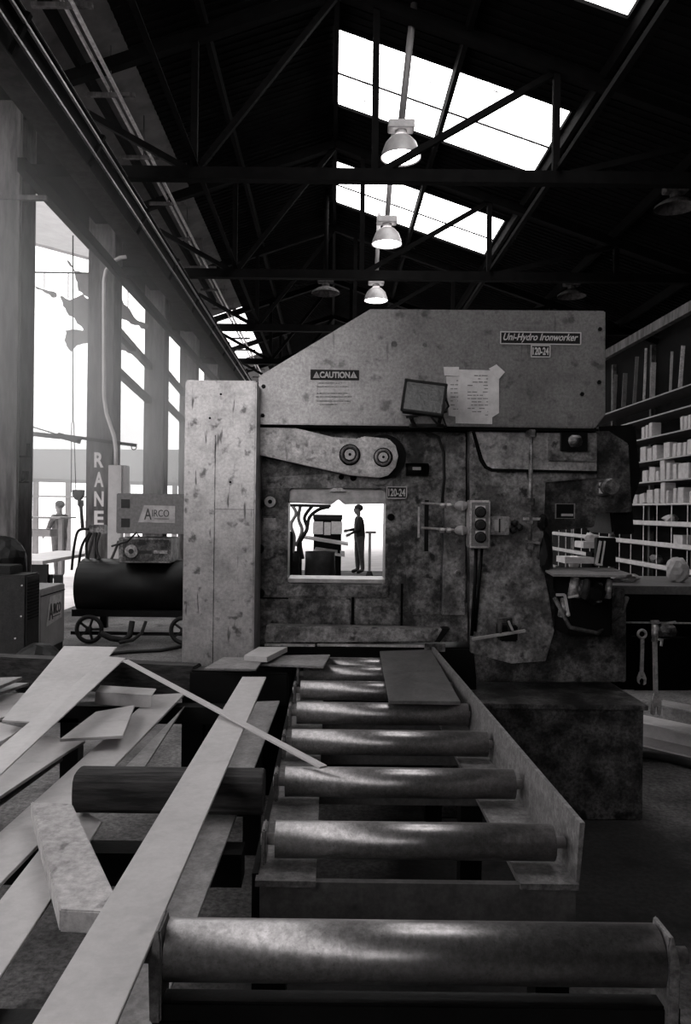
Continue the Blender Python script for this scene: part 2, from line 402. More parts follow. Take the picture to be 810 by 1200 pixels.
for a, b in zip(cols[1:], cols[2:]):
    for z in (4.75, 4.05):
        tag(MB().bar((COLX-.1, a[1]+.25, z), (COLX-.1, b[1]-.25, z-.25), .12, .12).build('side_brace', 'truss_steel'), '%s steel brace between the %s and %s columns of the left side' % ('upper' if z > 4.5 else 'lower', a[0], b[0]), 'brace', 'braces between the left columns')
g = MB(); g.ibeam((COLX, -8, 6.2), (COLX, 33, 6.2), .2, .25, .02)
struct(g, 'trim_2', 'truss_steel')

# crane runway and its conductor rails
t = empty('crane_runway_girder', (-2.4, 14, 5.05), 'long riveted crane runway girder slanting down from the top left corner', 'girder')
MB().ibeam((-2.42, 1, 5.03), (-2.42, 30, 5.03), .22, .5, .025).build('beam', 'girder', t)
MB().box((-2.53, 1, 4.765), (-2.31, 30, 4.785)).build('lower_flange', 'girder_edge', t)
MB().bar((-2.36, 1, 5.30), (-2.36, 30, 5.30), .05, .045).build('rail', 'rail', t)
for x, z in ((-2.27, 5.12), (-2.31, 4.98)): MB().bar((x, 1, z), (x, 30, z), .022, .022).build('conductor_bar', 'rail', t)
Y = 2.0
while Y < 29:
    MB().bar((-2.42, Y, 4.80), (-2.25, Y, 5.2), .05, .04).build('stiffener', 'girder', t); Y += 1.9
Y = 5.2
for TYY in TY:
    if TYY > 0: MB().bar((-2.42, TYY, 5.27), (-2.42, TYY, 5.38), .12, .08).build('hanger', 'girder', t)
t = empty('conductor_rail_run', (-2.5, 14, 6.2), 'pair of bright conductor rails on short cross brackets above the truss chords', 'conductor rail')
for x, z in ((-2.50, 6.34), (-2.58, 6.34), (-2.43, 6.22)): MB().bar((x, 3, z), (x, 31, z), .028, .028).build('conductor_bar', 'rail', t)
Y = 4.2
while Y < 30:
    g = MB(); g.bar((-2.85, Y, 6.27), (-2.28, Y, 6.27), .05, .04); g.bar((-2.56, Y, 6.27), (-2.56, Y, roofz(2.56)), .015, .015)
    g.build('cross_bracket', 'column_steel', t); Y += 1.6
# lamps
def lamp(x, Y, lit, label, tilt=0.0):
    zb = 5.68
    t = empty('hanging_lamp', (x, Y, zb), label, 'lamp', 'lit bell lamps' if lit else 'unlit bell lamps')
    p = MB().lathe([(.235, 0), (.215, .08), (.18, .17), (.12, .235), (.085, .25), (.08, .25), (.11, .225), (.17, .16), (.205, .075), (.228, 0), (.235, 0)], (x, Y, zb)) if lit else \
        MB().lathe([(.27, 0), (.26, .03), (.17, .09), (.07, .13), (.06, .13), (.16, .08), (.25, .025), (.26, 0), (.27, 0)], (x, Y, zb))
    p.build('lamp_shade', 'lamp_shell' if lit else 'column_steel', t)
    h = .25 if lit else .13
    g = MB().cyl((x, Y, zb+h), (x, Y, zb+h+.07), .07); g.box((x-.15, Y-.09, zb+h+.07), (x+.15, Y+.09, zb+h+.17)); g.build('ballast_box', 'lamp_shell' if lit else 'column_steel', t, bevel=.01)
    top = roofz(x+tilt)-.02
    MB().cyl((x, Y, zb+h+.16), (x+tilt, Y-abs(tilt)*1.2, top), .04, n=12).build('hanging_pipe', 'sheet_grey' if lit else 'truss_steel', t)
    if lit: MB().cyl((x, Y, zb+.015), (x, Y, zb+.03), .222).build('diffuser', 'lamp_glow', t)
    return t
lamp(.76, 9.2, True, 'lit bell lamp hanging nearest, in front of the big skylight', .12)
lamp(.81, 12.2, True, 'lit bell lamp hanging in front of the second skylight', .08)
lamp(.83, 15.5, True, 'lit bell lamp hanging just above the sloping top of the machine', .04)
lamp(-.21, 6.0, False, 'unlit bell lamp cut off by the top edge of the picture')
lamp(-.15, 15.0, False, 'unlit bell lamp left of the three lit ones, below the dark roof')
lamp(4.55, 10.6, False, 'unlit bell lamp in the darkness at the right edge')
lamp(4.5, 15.0, False, 'unlit bell lamp in the darkness above the right end of the machine')

hz = bpy.data.materials.new('haze'); hz.use_nodes = True; nt = hz.node_tree; nt.nodes.clear()  # added scatter volume that imitates flare glow around the left columns
o_ = nt.nodes.new('ShaderNodeOutputMaterial'); v_ = nt.nodes.new('ShaderNodeVolumeScatter');  v_.inputs['Anisotropy'].default_value = .5
tc_ = nt.nodes.new('ShaderNodeTexCoord'); sx_ = nt.nodes.new('ShaderNodeSeparateXYZ'); mr_ = nt.nodes.new('ShaderNodeMapRange'); mr_.interpolation_type = 'SMOOTHSTEP'
mr_.inputs['From Min'].default_value = -1.3; mr_.inputs['From Max'].default_value = -3.8; mr_.inputs['To Min'].default_value = 0; mr_.inputs['To Max'].default_value = FLARE_HAZE
nt.links.new(tc_.outputs['Object'], sx_.inputs[0]); nt.links.new(sx_.outputs['X'], mr_.inputs['Value']); 
mz_ = nt.nodes.new('ShaderNodeMapRange'); mz_.interpolation_type = 'SMOOTHSTEP'; mz_.inputs['From Min'].default_value = 1.2; mz_.inputs['From Max'].default_value = 3.0
mt_ = nt.nodes.new('ShaderNodeMapRange'); mt_.interpolation_type = 'SMOOTHSTEP'; mt_.inputs['From Min'].default_value = 5.2; mt_.inputs['From Max'].default_value = 3.6
m1_ = nt.nodes.new('ShaderNodeMath'); m1_.operation = 'MULTIPLY'; m2_ = nt.nodes.new('ShaderNodeMath'); m2_.operation = 'MULTIPLY'
nt.links.new(sx_.outputs['Z'], mz_.inputs['Value']); nt.links.new(sx_.outputs['Z'], mt_.inputs['Value']); nt.links.new(mz_.outputs[0], m1_.inputs[0]); nt.links.new(mt_.outputs[0], m1_.inputs[1])
nt.links.new(m1_.outputs[0], m2_.inputs[0]); nt.links.new(mr_.outputs[0], m2_.inputs[1]); nt.links.new(m2_.outputs[0], v_.inputs['Density'])
nt.links.new(v_.outputs[0], o_.inputs['Volume']); M['haze'] = hz
if FLARE_HAZE > 0: tag(MB().box((-6.5, 5, 1.15), (-1.25, 24, 5.22)).build('flare_haze', 'haze', origin=(0, 15, 0)), 'bright haze volume imitating flare around the columns of the open left side', 'haze', kind='stuff')
# ============================================================ THE IRONWORKER
YF = 4.47
mach = empty('ironworker_machine', (.5, 4.8, 0), 'huge grimy hydraulic ironworker press with sloping top guard and square work opening', 'machine')
def part(mb, name, m, bevel=0.0, label=None, parent=None):
    o = mb.build(name, m, parent or mach, bevel)
    if label: o['label'] = label
    return o
# left housing
Yh = 4.10
a = P(217, 445, Yh); b = P(302, 445, Yh); lowz = .30
housing = part(MB().box((a.x, Yh, P(217, 782, Yh).z), (b.x-.004, Yh+.75, a.z)), 'side_housing', 'paint_light', .008, 'pale scratched sheet steel housing')
part(MB().box((a.x-.0, Yh+.02, 0), (b.x-.03, Yh+.70, P(217, 782, Yh).z)), 'leg', 'black_oil', label='black foot under the pale housing')
g = MB()
x = P(251, 600, Yh).x; g.box((x, Yh-.002, P(251, 782, Yh).z), (x+.004, Yh+.01, P(251, 510, Yh).z))
g.box((x, Yh-.002, P(0, 594, Yh).z-.0), (b.x-.01, Yh+.01, P(0, 594, Yh).z+.003))
part(g, 'seam', 'paint_dark', parent=housing)
for px, py in ((246, 490), (259, 462), (270, 565)):
    p = P(px, py, Yh); part(MB().cyl((p.x, Yh-.004, p.z), (p.x, Yh+.01, p.z), .006, n=8), 'screw', 'groove', parent=housing)
# strip between housing and column (dark edge)
# top guard
Yg = 4.30
pts = XZ([(303, 441), (318, 432), (434, 362), (710, 364), (710, 486), (698, 502), (560, 500), (303, 497)], Yg)
guard = part(MB().prism(pts, Yg, Yg+.62), 'top_guard', 'paint_guard', .006, 'large sheet steel guard with sloping left shoulder')
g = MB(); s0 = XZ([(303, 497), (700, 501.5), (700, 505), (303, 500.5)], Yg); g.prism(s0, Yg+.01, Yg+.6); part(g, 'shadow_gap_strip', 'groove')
for px, py in ((309, 453), (308, 487), (703, 386), (702, 448), (682, 462)):
    p = P(px, py, Yg); part(MB().cyl((p.x, Yg-.008, p.z), (p.x, Yg+.01, p.z), .012, n=6), 'bolt', 'black_oil', parent=guard)
for px, py, r in ((462, 403, .016), (498, 404, .012), (522, 374, .006)):
    p = P(px, py, Yg); part(MB().cyl((p.x, Yg-.003, p.z), (p.x, Yg+.005, p.z), r, r*1.2, n=12), 'dent', 'plate_dark', parent=guard)
# name plates
def plate(px0, py0, px1, py1, Y, parent, body, tx, m='label_black', frame=True, shear=0, bold=.0, name='name_plate', lm='letter_white', hh=.62, ww=.9, cy=0):
    a = P(px0, (py0+py1)/2, Y); b = P(px1, (py0+py1)/2, Y); w = b.x-a.x; h = (py1-py0)*Y/F
    c = (a+b)/2; ang = 0
    o = MB().box((c.x-w/2, Y-.004, c.z-h/2), (c.x+w/2, Y+.002, c.z+h/2)).build(name, m, parent)
    if frame:
        t = .0055; g = MB()
        g.box((c.x-w/2, Y-.006, c.z+h/2-t), (c.x+w/2, Y-.003, c.z+h/2)).box((c.x-w/2, Y-.006, c.z-h/2), (c.x+w/2, Y-.003, c.z-h/2+t))
        g.box((c.x-w/2, Y-.006, c.z-h/2), (c.x-w/2+t, Y-.003, c.z+h/2)).box((c.x+w/2-t, Y-.006, c.z-h/2), (c.x+w/2, Y-.003, c.z+h/2))
        g.build('border', lm, o)
    if body: text(body, 'lettering', lm, o, (c.x, Y-.006, c.z+cy), w*ww, h*hh, shear=shear, bold=bold)
    return o
def over(o): return o
plate(586, 389, 681, 404, Yg, mach, 'Uni-Hydro Ironworker', .9, shear=.35, bold=.012, hh=.72, ww=.92)
plate(622, 404.5, 645, 419, Yg, mach, '120-24', .9, bold=.025, hh=.62, ww=.82)
plate(453, 570, 477, 584.5, 4.42, mach, '120-24', .9, bold=.025, hh=.62, ww=.82)
pl = plate(364, 433.5, 421, 445.5, Yg, mach, 'CAUTION', .8, frame=False, bold=.04, name='caution_label', ww=.62, hh=.62)
for px in (371, 414.5):
    p = P(px, 439.5, Yg); MB().prism([(p.x-.019, p.z-.017), (p.x+.019, p.z-.017), (p.x, p.z+.019)], Yg-.006, Yg-.003).build('warning_triangle', 'letter_white', pl)
    text('!', 'lettering', 'label_black', pl, (p.x, Yg-.0075, p.z-.003), .003, .022, depth=.001)
rnd = random.Random(3)
for i, (py, wd) in enumerate(((449, 20), (453, 26), (461, 26), (465, 30), (470, 28), (474, 16))):
    g = MB(); xx = 380-wd/3.0
    while xx < 380+wd:
        l = rnd.uniform(1.5, 5); p = P(xx, py, Yg); q = P(xx+l, py, Yg); g.box((p.x, Yg-.0015, p.z-.0028), (q.x, Yg+.001, p.z+.0028)); xx += l+1.2
    part(g, 'small_print', 'paint_dark', parent=pl)
# main frame plate with the work opening
outer = XZ([(302, 500), (548, 503), (548, 752), (302, 757)], YF)
hole = rrect(337, 573, 452.5, 684, YF, .03)
part(MB().prism(outer, YF, YF+.22, hole), 'frame_plate', 'paint_dark', 0, 'dark frame plate with square opening')
part(MB().prism(XZ([(303, 560), (446, 552), (460, 560), (460, 572), (303, 572)], YF), YF-.012, YF+.01), 'cover_plate', 'paint_mid', .002)
# upper blade with a pointed notch
bl = XZ([(334, 568), (388, 568), (396, 566), (404, 568), (456, 568), (456, 590), (404, 591), (397, 585), (389, 591), (334, 589)], YF+.05)
part(MB().prism(bl, YF+.05, YF+.2), 'upper_blade', 'bright_steel', .003, 'light steel blade with pointed notch')
part(MB().prism(XZ([(386, 576), (396, 567), (406, 576)], YF-.01), YF-.01, YF+.12), 'blade_point', 'arm_steel', .002)
g = MB(); pbox(g, 337, 678, 452, 684, YF+.0, .24); part(g, 'lower_blade', 'bright_steel', .004)
g = MB(); pbox(g, 334, 684, 455, 700, YF-.03, .2); part(g, 'die_block', 'paint_dark', .006)
# lift arm
arm = XZ([(303, 499), (345, 502), (390, 513), (420, 515), (425, 512), (455, 515), (463, 523), (466, 535), (463, 548), (455, 557), (445, 560), (410, 557), (360, 546), (303, 533)], YF-.10)
armo = part(MB().prism(arm, YF-.15, YF-.05), 'lift_arm', 'arm_steel', .008, 'pale steel rocker arm')
part(MB().cyl((P(449, 536, YF).x, YF-.05, P(449, 536, YF).z), (P(449, 536, YF).x, YF, P(449, 536, YF).z), .125, n=32), 'cam_disc', 'black_oil')
part(MB().cyl((P(444, 555, YF).x, YF-.04, P(444, 553, YF).z), (P(444, 555, YF).x, YF+.02, P(444, 553, YF).z), .075, n=28), 'roller_pin', 'paint_mid')
for px, py, s in ((410, 533, 1), (449, 536, .9)):
    p = P(px, py, YF-.15); y = YF-.15
    part(MB().cyl((p.x, y-.012, p.z), (p.x, y+.01, p.z), .058*s, n=28), 'pivot_washer', 'groove', parent=armo)
    part(MB().torus((p.x, y-.014, p.z), .043*s, .009*s), 'retaining_ring', 'paint_mid', parent=armo)
    part(MB().cyl((p.x, y-.03, p.z), (p.x, y, p.z), .030*s, .034*s, n=8), 'pivot_nut', 'bright_steel', .003, parent=armo)
    part(MB().cyl((p.x, y-.036, p.z), (p.x, y-.02, p.z), .008*s, n=12), 'grease_nipple', 'groove', parent=armo)
# discs, studs on the left of the opening
for px, py, r, m in ((317, 588, .034, 'bright_steel'), (304, 591, .03, 'black_oil'), (304, 643, .028, 'black_oil'), (304, 695, .03, 'black_oil'), (315, 693, .02, 'paint_mid'),
                     (400, 559, .015, 'groove'), (414, 560, .018, 'groove'), (458, 606, .02, 'groove')):
    p = P(px, py, YF); part(MB().cyl((p.x, YF-.025, p.z), (p.x, YF+.01, p.z), r, n=16), 'stud', m, .003)
    if m == 'bright_steel': part(MB().cyl((p.x, YF-.032, p.z), (p.x, YF, p.z), .012, n=12), 'stud', 'groove')
g = MB(); pbox(g, 307, 605, 325, 621, YF-.004, .006); part(g, 'rating_plate', 'paint_mid', 0, 'small square rating plate')
g = MB(); pbox(g, 309, 607, 323, 619, YF-.006, .004); part(g, 'rating_plate', 'arm_steel')
# cross strip, vertical panel line
g = MB()
for x0, y0, x1, y1 in ((545.5, 500, 549, 640), (302, 700, 338, 702), (470, 684, 472, 740), (412, 700, 415, 735)):
    pbox(g, x0, y0, x1, y1, YF-.006, .01)
part(g, 'panel_joint', 'groove')
# middle panel right of the opening
part(MB().prism(XZ([(470, 505), (518, 505), (520, 560), (518, 600), (515, 720), (480, 720), (470, 600)], YF), YF-.02, YF+.02), 'middle_panel', 'paint_dark', .004)
part(MB().prism(XZ([(522, 512), (545, 512), (544, 720), (517, 720)], YF), YF-.035, YF+.01), 'edge_strip', 'paint_mid', .004)
p0 = P(476, 550, YF-.05); p1 = P(502, 550, YF-.05)
part(MB().cyl((p0.x, YF-.05, p0.z), (p1.x, YF-.05, p1.z), .035, n=16), 'cylinder_pin', 'black_oil'); 
p0 = P(487, 549, YF-.09); part(MB().box((p0.x-.015, YF-.09, p0.z-.008), (p0.x+.03, YF-.08, p0.z+.008)), 'label_tag', 'bright_steel')
# body to the right
bodyp = XZ([(549, 503), (715, 505), (738, 520), (742, 600), (700, 602), (697, 618), (648, 622), (650, 692), (735, 700), (735, 800), (560, 800), (549, 700)], 4.40)
part(MB().prism(bodyp, 4.41, 5.1), 'body', 'tank', .006, 'dark oily machine body')
g = MB().prism(XZ([(551, 505), (700, 507), (700, 560), (640, 565), (636, 660), (644, 700), (650, 740), (640, 775), (600, 778), (552, 765)], 4.38), 4.385, 4.42)
part(g, 'side_plate', 'paint_mid', .003, 'grey plate with worn edge')
g = MB().prism(XZ([(553, 506), (700, 508), (700, 553), (575, 550), (568, 546), (563, 538)], 4.36), 4.365, 4.39); part(g, 'raised_cover', 'cover_paint', .004)
part(MB().prism(XZ([(553, 506), (557, 506), (566, 537), (571, 546), (577, 549), (700, 552), (700, 555), (576, 552.5), (568, 549), (562, 540)], 4.36), 4.358, 4.366), 'gasket', 'groove')
g = MB(); pbox(g, 643, 508, 700, 541, 4.345, .04); part(g, 'hatch', 'paint_mid', .005)
g = MB(); pbox(g, 658, 506, 689, 529, 4.32, .04); hb = part(g, 'hatch_window', 'black_oil', .004)
part(MB().blob(P(674, 517, 4.31), (.04, .02, .035), 4), 'spring', 'paint_dark')
g = MB(); pbox(g, 651, 590, 674, 608, 4.40, .006); wl = part(g, 'warning_plate', 'black_oil', label='small framed plate with a pale line of print')
g = MB(); pbox(g, 651, 590, 674, 591, 4.398, .004); pbox(g, 651, 607, 674, 608, 4.398, .004); pbox(g, 651, 590, 652, 608, 4.398, .004); pbox(g, 673, 590, 674, 608, 4.398, .004)
part(g, 'border', 'plate_shade', parent=wl)
g = MB(); pbox(g, 658, 602, 672, 605, 4.398, .004); part(g, 'small_print', 'card', parent=wl)
# oil pipe with fittings
x = P(622, 560, 4.33).x
part(MB().cyl((x, 4.33, P(0, 505, 4.33).z), (x, 4.33, P(0, 645, 4.33).z), .012, n=12), 'vertical_pipe', 'paint_mid')
for py, r in ((508, .03), (588, .026), (610, .022), (640, .026)):
    z = P(622, py, 4.33).z; part(MB().cyl((x, 4.33, z-.02), (x, 4.33, z+.02), r, n=6), 'pipe_fitting', 'paint_dark', .003)
z = P(622, 608, 4.32).z; part(MB().bar((x-.04, 4.32, z), (x+.06, 4.32, z), .014), 'valve_lever', 'arm_steel')
z = P(622, 634, 4.32).z; part(MB().bar((x-.03, 4.32, z), (x+.05, 4.32, z-.01), .014), 'valve_lever', 'paint_mid')
part(MB().blob(P(636, 612, 4.33), (.03, .03, .05), 9), 'valve', 'black_oil'); part(MB().blob(P(640, 650, 4.33), (.04, .03, .11), 10), 'valve', 'black_oil')
# push button box
Yb = 4.27
g = MB(); pbox(g, 551, 586, 574.5, 642.5, Yb, .12); bb = part(g, 'button_box', 'arm_steel', .006, 'grey control box with three dark push buttons')
g = MB(); pbox(g, 553, 588.5, 572.5, 640.5, Yb-.003, .01); part(g, 'face_plate', 'paint_guard', .001, parent=bb)
for py in (600, 615, 629.5):
    p = P(563, py, Yb); 
    g = MB(); pbox(g, 557.5, py-7.5, 569, py-4.2, Yb-.006, .005); part(g, 'legend', 'letter_white', parent=bb)
    part(MB().cyl((p.x, Yb-.035, p.z), (p.x, Yb, p.z), .024, .027, n=20), 'push_button', 'label_black', .004, parent=bb)
    part(MB().cyl((p.x, Yb-.01, p.z), (p.x, Yb, p.z), .031, n=20), 'button_collar', 'black_oil', parent=bb)
g = MB(); pbox(g, 557, 584, 569, 586.5, Yb+.03, .05); part(g, 'cable_gland', 'paint_dark', parent=bb)
g = MB(); pbox(g, 575.5, 605, 597.5, 627, Yb+.03, .1); sb = part(g, 'switch_box', 'paint_mid', .005, 'small square switch box')
g = MB(); pbox(g, 580, 609, 591.5, 622.5, Yb+.025, .01); part(g, 'switch_plate', 'card', .002, parent=sb)
g = MB(); pbox(g, 585.2, 608, 586.4, 624, Yb+.015, .01); part(g, 'toggle', 'rubber', parent=sb)
for i, (px, py) in enumerate(((603, 613), (609, 618), (601, 621))): part(MB().blob(P(px, py, 4.34), .022, i, 1, .1), 'connector', 'rubber', parent=sb)
part(MB().tube([P(558, 643, 4.36), P(557, 680, 4.37), P(553, 745, 4.37)], .010), 'cable', 'black_oil'); part(MB().tube([P(565, 643, 4.36), P(562, 680, 4.37), P(557, 740, 4.37)], .008), 'cable', 'black_oil')
# limit switches left of the button box
for py in (592.5, 621.5):
    p = P(541, py, 4.36)
    part(MB().blob(p, (.040, .03, .027), 0, 3, 0), 'limit_switch', 'lamp_shell')
    part(MB().box((p.x-.003, 4.325, p.z-.026), (p.x+.003, 4.335, p.z+.026)), 'limit_switch', 'card')
    q = P(500, py-2, 4.37); part(MB().cyl((q.x-.03, 4.37, q.z+.004), (p.x-.03, 4.37, p.z), .007, n=8), 'trip_rod', 'arm_steel')
    for px in (526, 518): q = P(px, py, 4.36); part(MB().cyl((q.x-.012, 4.36, q.z), (q.x+.012, 4.36, q.z), .016, n=6), 'rod_nut', 'arm_steel', .002)
p = P(500, 600, 4.38); part(MB().bar((p.x, 4.38, P(0, 580, 4.38).z), (p.x, 4.38, P(0, 640, 4.38).z), .022), 'trip_bar', 'black_oil')
p = P(491, 600, 4.38); part(MB().bar((p.x, 4.38, P(0, 588, 4.38).z), (p.x, 4.38, P(0, 624, 4.38).z), .01), 'trip_bar', 'arm_steel')
for px, py in ((539, 579), (541, 534), (539, 634), (537, 672), (541, 514)):
    p = P(px, py, YF-.035); part(MB().torus((p.x, YF-.037, p.z), .017, .005), 'bolt_ring', 'paint_mid'); part(MB().cyl((p.x, YF-.045, p.z), (p.x, YF-.03, p.z), .012, n=6), 'bolt', 'paint_dark')
# hydraulic line curve over the middle panel
part(MB().tube([P(492, 503, 4.36), P(503, 508, 4.35), P(514, 512, 4.35), P(520, 530, 4.35), P(521, 560, 4.35), P(518, 590, 4.37)], .008), 'hydraulic_hose', 'rubber')
# lower panels
for x0, y0, x1, y1, m in ((340, 702, 410, 733, 'paint_dark'), (417, 702, 468, 733, 'paint_dark')):
    g = MB(); pbox(g, x0, y0, x1, y1, YF-.02, .03); part(g, 'lower_panel', m, .004)
g = MB(); g.prism(XZ([(312, 733), (519, 737), (510, 752), (310, 753)], 4.27), 4.27, 4.36); part(g, 'apron_bar', 'paint_mid', .006, 'mottled bar across the front of the die bed')
g = MB(); g.prism(XZ([(519, 737), (528, 737), (516, 753), (510, 752)], 4.27), 4.28, 4.36); part(g, 'apron_bar', 'black_oil')
g = MB(); pbox(g, 310, 755, 369, 758, 4.24, .03); pbox(g, 372, 755, 505, 759, 4.25, .03); part(g, 'scale_rail', 'arm_steel', .001)
g = MB(); pbox(g, 498, 754, 522, 764, 4.22, .02); part(g, 'stop_bracket', 'paint_dark', .002)
part(MB().box((P(302, 757, 4.4).x, 4.42, 0), (P(560, 757, 4.4).x, 5.15, P(302, 757, 4.4).z)), 'pedestal', 'black_oil', .01)
# right side: notcher head, small table, handle
g = MB().prism(XZ([(700, 500), (745, 497), (752, 560), (742, 590), (744, 626), (718, 626), (712, 560), (700, 540)], 4.50), 4.5, 4.95); part(g, 'notcher_head', 'black_oil', .012)
p = P(712, 571, 4.32); part(MB().cyl((p.x-.01, 4.22, p.z), (p.x-.01, 4.5, p.z), .045, n=20), 'pressure_cylinder', 'paint_dark', .006)
p = P(704, 572, 4.3); part(MB().box((p.x-.01, 4.28, p.z-.03), (p.x+.012, 4.3, p.z+.03)), 'paper_tag', 'card')
q = [P(634, 664, 4.45), P(690, 669, 4.3), P(744, 682, 3.95), P(645, 674, 3.95)]
zt = 1.285
tabpts = [(1.13, 4.02, zt), (1.50, 4.02, zt), (1.56, 4.1, zt), (1.62, 4.55, zt), (1.20, 4.55, zt)]
part(MB().slab(tabpts, .012), 'side_table', 'plate_shade', .002, 'small pale steel table of the notching station')
part(MB().box((1.25, 4.15, .95), (1.48, 4.5, zt-.02)), 'table_bracket', 'wall_dark', .01)
g = MB(); pbox(g, 700, 630, 722, 664, 4.25, .05); part(g, 'notcher_guard', 'black_oil', .004)
g = MB(); g.bar(P(704, 634, 4.24), P(699, 661, 4.24), .012); g.bar(P(699, 661, 4.24), P(706, 662, 4.24), .01); g.bar(P(709, 634, 4.24), P(705, 661, 4.24), .008); part(g, 'guard_frame', 'shelf_white')
g = MB(); g.bar(P(652, 697, 4.0), P(662, 697, 4.0), .012); g.bar(P(662, 697, 4.0), P(666, 719, 4.0), .012); g.bar(P(666, 700, 3.98), P(678, 698, 3.98), .010); part(g, 'adjusting_screw', 'card')
part(MB().blob(P(666, 720, 4.0), .012, 1, 1, 0), 'adjusting_screw', 'card')
part(MB().blob(P(678, 690, 4.08), (.05, .04, .05), 5), 'valve', 'paint_dark'); part(MB().blob(P(695, 655+40, 4.08), (.06, .04, .06), 6), 'valve', 'black_oil')
for i, (px, py, rr_, Yq_) in enumerate(((672, 688, .03, 4.06), (686, 690, .022, 4.04), (699, 694, .03, 4.08), (712, 690, .02, 4.1), (724, 700, .035, 4.2), (660, 712, .03, 4.2), (690, 722, .04, 4.25), (710, 735, .03, 4.3))):
    p = P(px, py, Yq_); part(MB().cyl((p.x, Yq_, p.z-.05), (p.x+.01, Yq_, p.z+.05), rr_, rr_*.8, n=10), 'hydraulic_fitting', ('paint_mid', 'tank', 'paint_dark')[i % 3], .004)
part(MB().tube([P(650, 700, 4.2), P(668, 735, 4.15), P(700, 742, 4.15), P(728, 720, 4.2), P(735, 700, 4.25)], .012), 'hydraulic_hose', 'tank')
# clamp with lever on the front
g = MB(); g.bar(P(553, 749, 4.2), P(616, 739, 4.2), .016); part(g, 'clamp_lever', 'bright_steel', .003, 'bright clamp lever bar')
g = MB(); pbox(g, 587, 733, 607, 752, 4.22, .12); part(g, 'clamp_block', 'black_oil', .006)
g = MB().prism(XZ([(585, 725), (600, 724), (601, 740), (596, 740), (595, 729), (588, 729), (588, 742), (585, 742)], 4.2), 4.19, 4.24); part(g, 'clamp_yoke', 'tank', .002)
g = MB(); g.bar(P(596, 728, 4.18), P(601, 739, 4.18), .02, .01); part(g, 'clamp_screw', 'bright_steel')
# oil tank
a = P(548, 826, 4.13); b = P(755, 826, 4.13)
tk = part(MB().box((a.x-.15, 4.13, .0), (b.x, 5.2, a.z)), 'oil_tank', 'tank', .008, 'black steel oil tank base')
part(MB().box((a.x-.16, 4.10, a.z-.012), (b.x+.012, 5.22, a.z+.014)), 'tank_lid', 'tank', .003)

# floodlight clamped to the guard
fl = empty('floodlight', P(500, 495, 4.1), 'black rectangular floodlight clamped to the lower edge of the top guard', 'floodlight')
c = P(497, 466, 4.12); R = Matrix.Translation(c) @ Matrix.Rotation(.13, 4, 'Y') @ Matrix.Rotation(-.1, 4, 'Z')
def lb(x0, x1, y0, y1, z0, z1):
    g = MB(); g.box((x0, y0, z0), (x1, y1, z1)); g.bm.transform(R); return g
w_, h_ = .112, .085
lb(-w_, w_, .0, .09, -h_, h_).build('lamp_housing', 'rubber', fl, .01)
g = MB()
for a in ((-w_, w_, -.015, .005, h_-.014, h_), (-w_, w_, -.015, .005, -h_, -h_+.014), (-w_, -w_+.014, -.015, .005, -h_, h_), (w_-.014, w_, -.015, .005, -h_, h_)): g.box((a[0], a[2], a[4]), (a[1], a[3], a[5]))
g.bm.transform(R); g.build('lens_frame', 'rubber', fl, .003)
lb(-w_+.014, w_-.014, -.008, .002, -h_+.014, h_-.014).build('glass', 'glass_lamp', fl)
g = MB(); g.cyl(P(476, 489, 4.15), P(524, 482, 4.15), .007, n=8); g.bar(P(482, 490, 4.16), P(486, 499, 4.23), .02, .01); g.bar(P(517, 484, 4.16), P(514, 499, 4.23), .02, .01); g.bar(P(480, 499, 4.25), P(520, 499, 4.25), .03, .02)
g.build('bracket', 'rubber', fl)
MB().tube([P(505, 488, 4.18), P(512, 496, 4.19), P(523, 500, 4.23), P(518, 486, 4.22), P(526, 476, 4.21), P(522, 466, 4.18)], .006).build('cord', 'rubber', fl)

# papers on the guard
def sheetpaper(pts, name, label, m='paper', lines=None, Y=Yg-.009, grp='papers taped to the top guard'):
    o = MB().prism(XZ(pts, Y), Y, Y+.002).build(name, m); tag(o, label, 'paper', grp)
    if lines:
        x0, x1, y0, y1, n = lines; g = MB(); r = random.Random(int(x0))
        for i in range(n):
            y = y0+(y1-y0)*i/n; xx = x0
            while xx < x1:
                l = r.uniform(2, 7)
                if r.random() < .72: a = P(xx, y, Y); b = P(min(xx+l, x1), y, Y); g.box((a.x, Y-.001, a.z-.003), (b.x, Y+.001, a.z+.002))
                xx += l+1
        g.build('printed_lines', 'plate_shade', o)
    return o
sheetpaper([(538, 433), (577, 434), (585, 442), (585, 484), (577, 489), (577, 497), (534, 496), (534, 488), (538, 486)], 'paper_sheet', 'large wrinkled sheet of printed paper taped to the guard beside the floodlight', lines=(548, 572, 440, 490, 13))
sheetpaper([(523, 441), (541, 441), (539, 489), (526, 487)], 'paper_sheet', 'narrow printed strip of paper between the floodlight and the large sheet', Y=Yg-.005, lines=(528, 537, 446, 484, 8))
sheetpaper([(520, 430), (538, 430), (538, 441), (521, 440)], 'paper_sheet', 'small square of paper above the floodlight corner', Y=Yg-.0125)
sheetpaper([(573, 432), (582, 427), (592, 436), (585, 444)], 'paper_sheet', 'small tilted square sticker at the top right corner of the large sheet', Y=Yg-.0125)

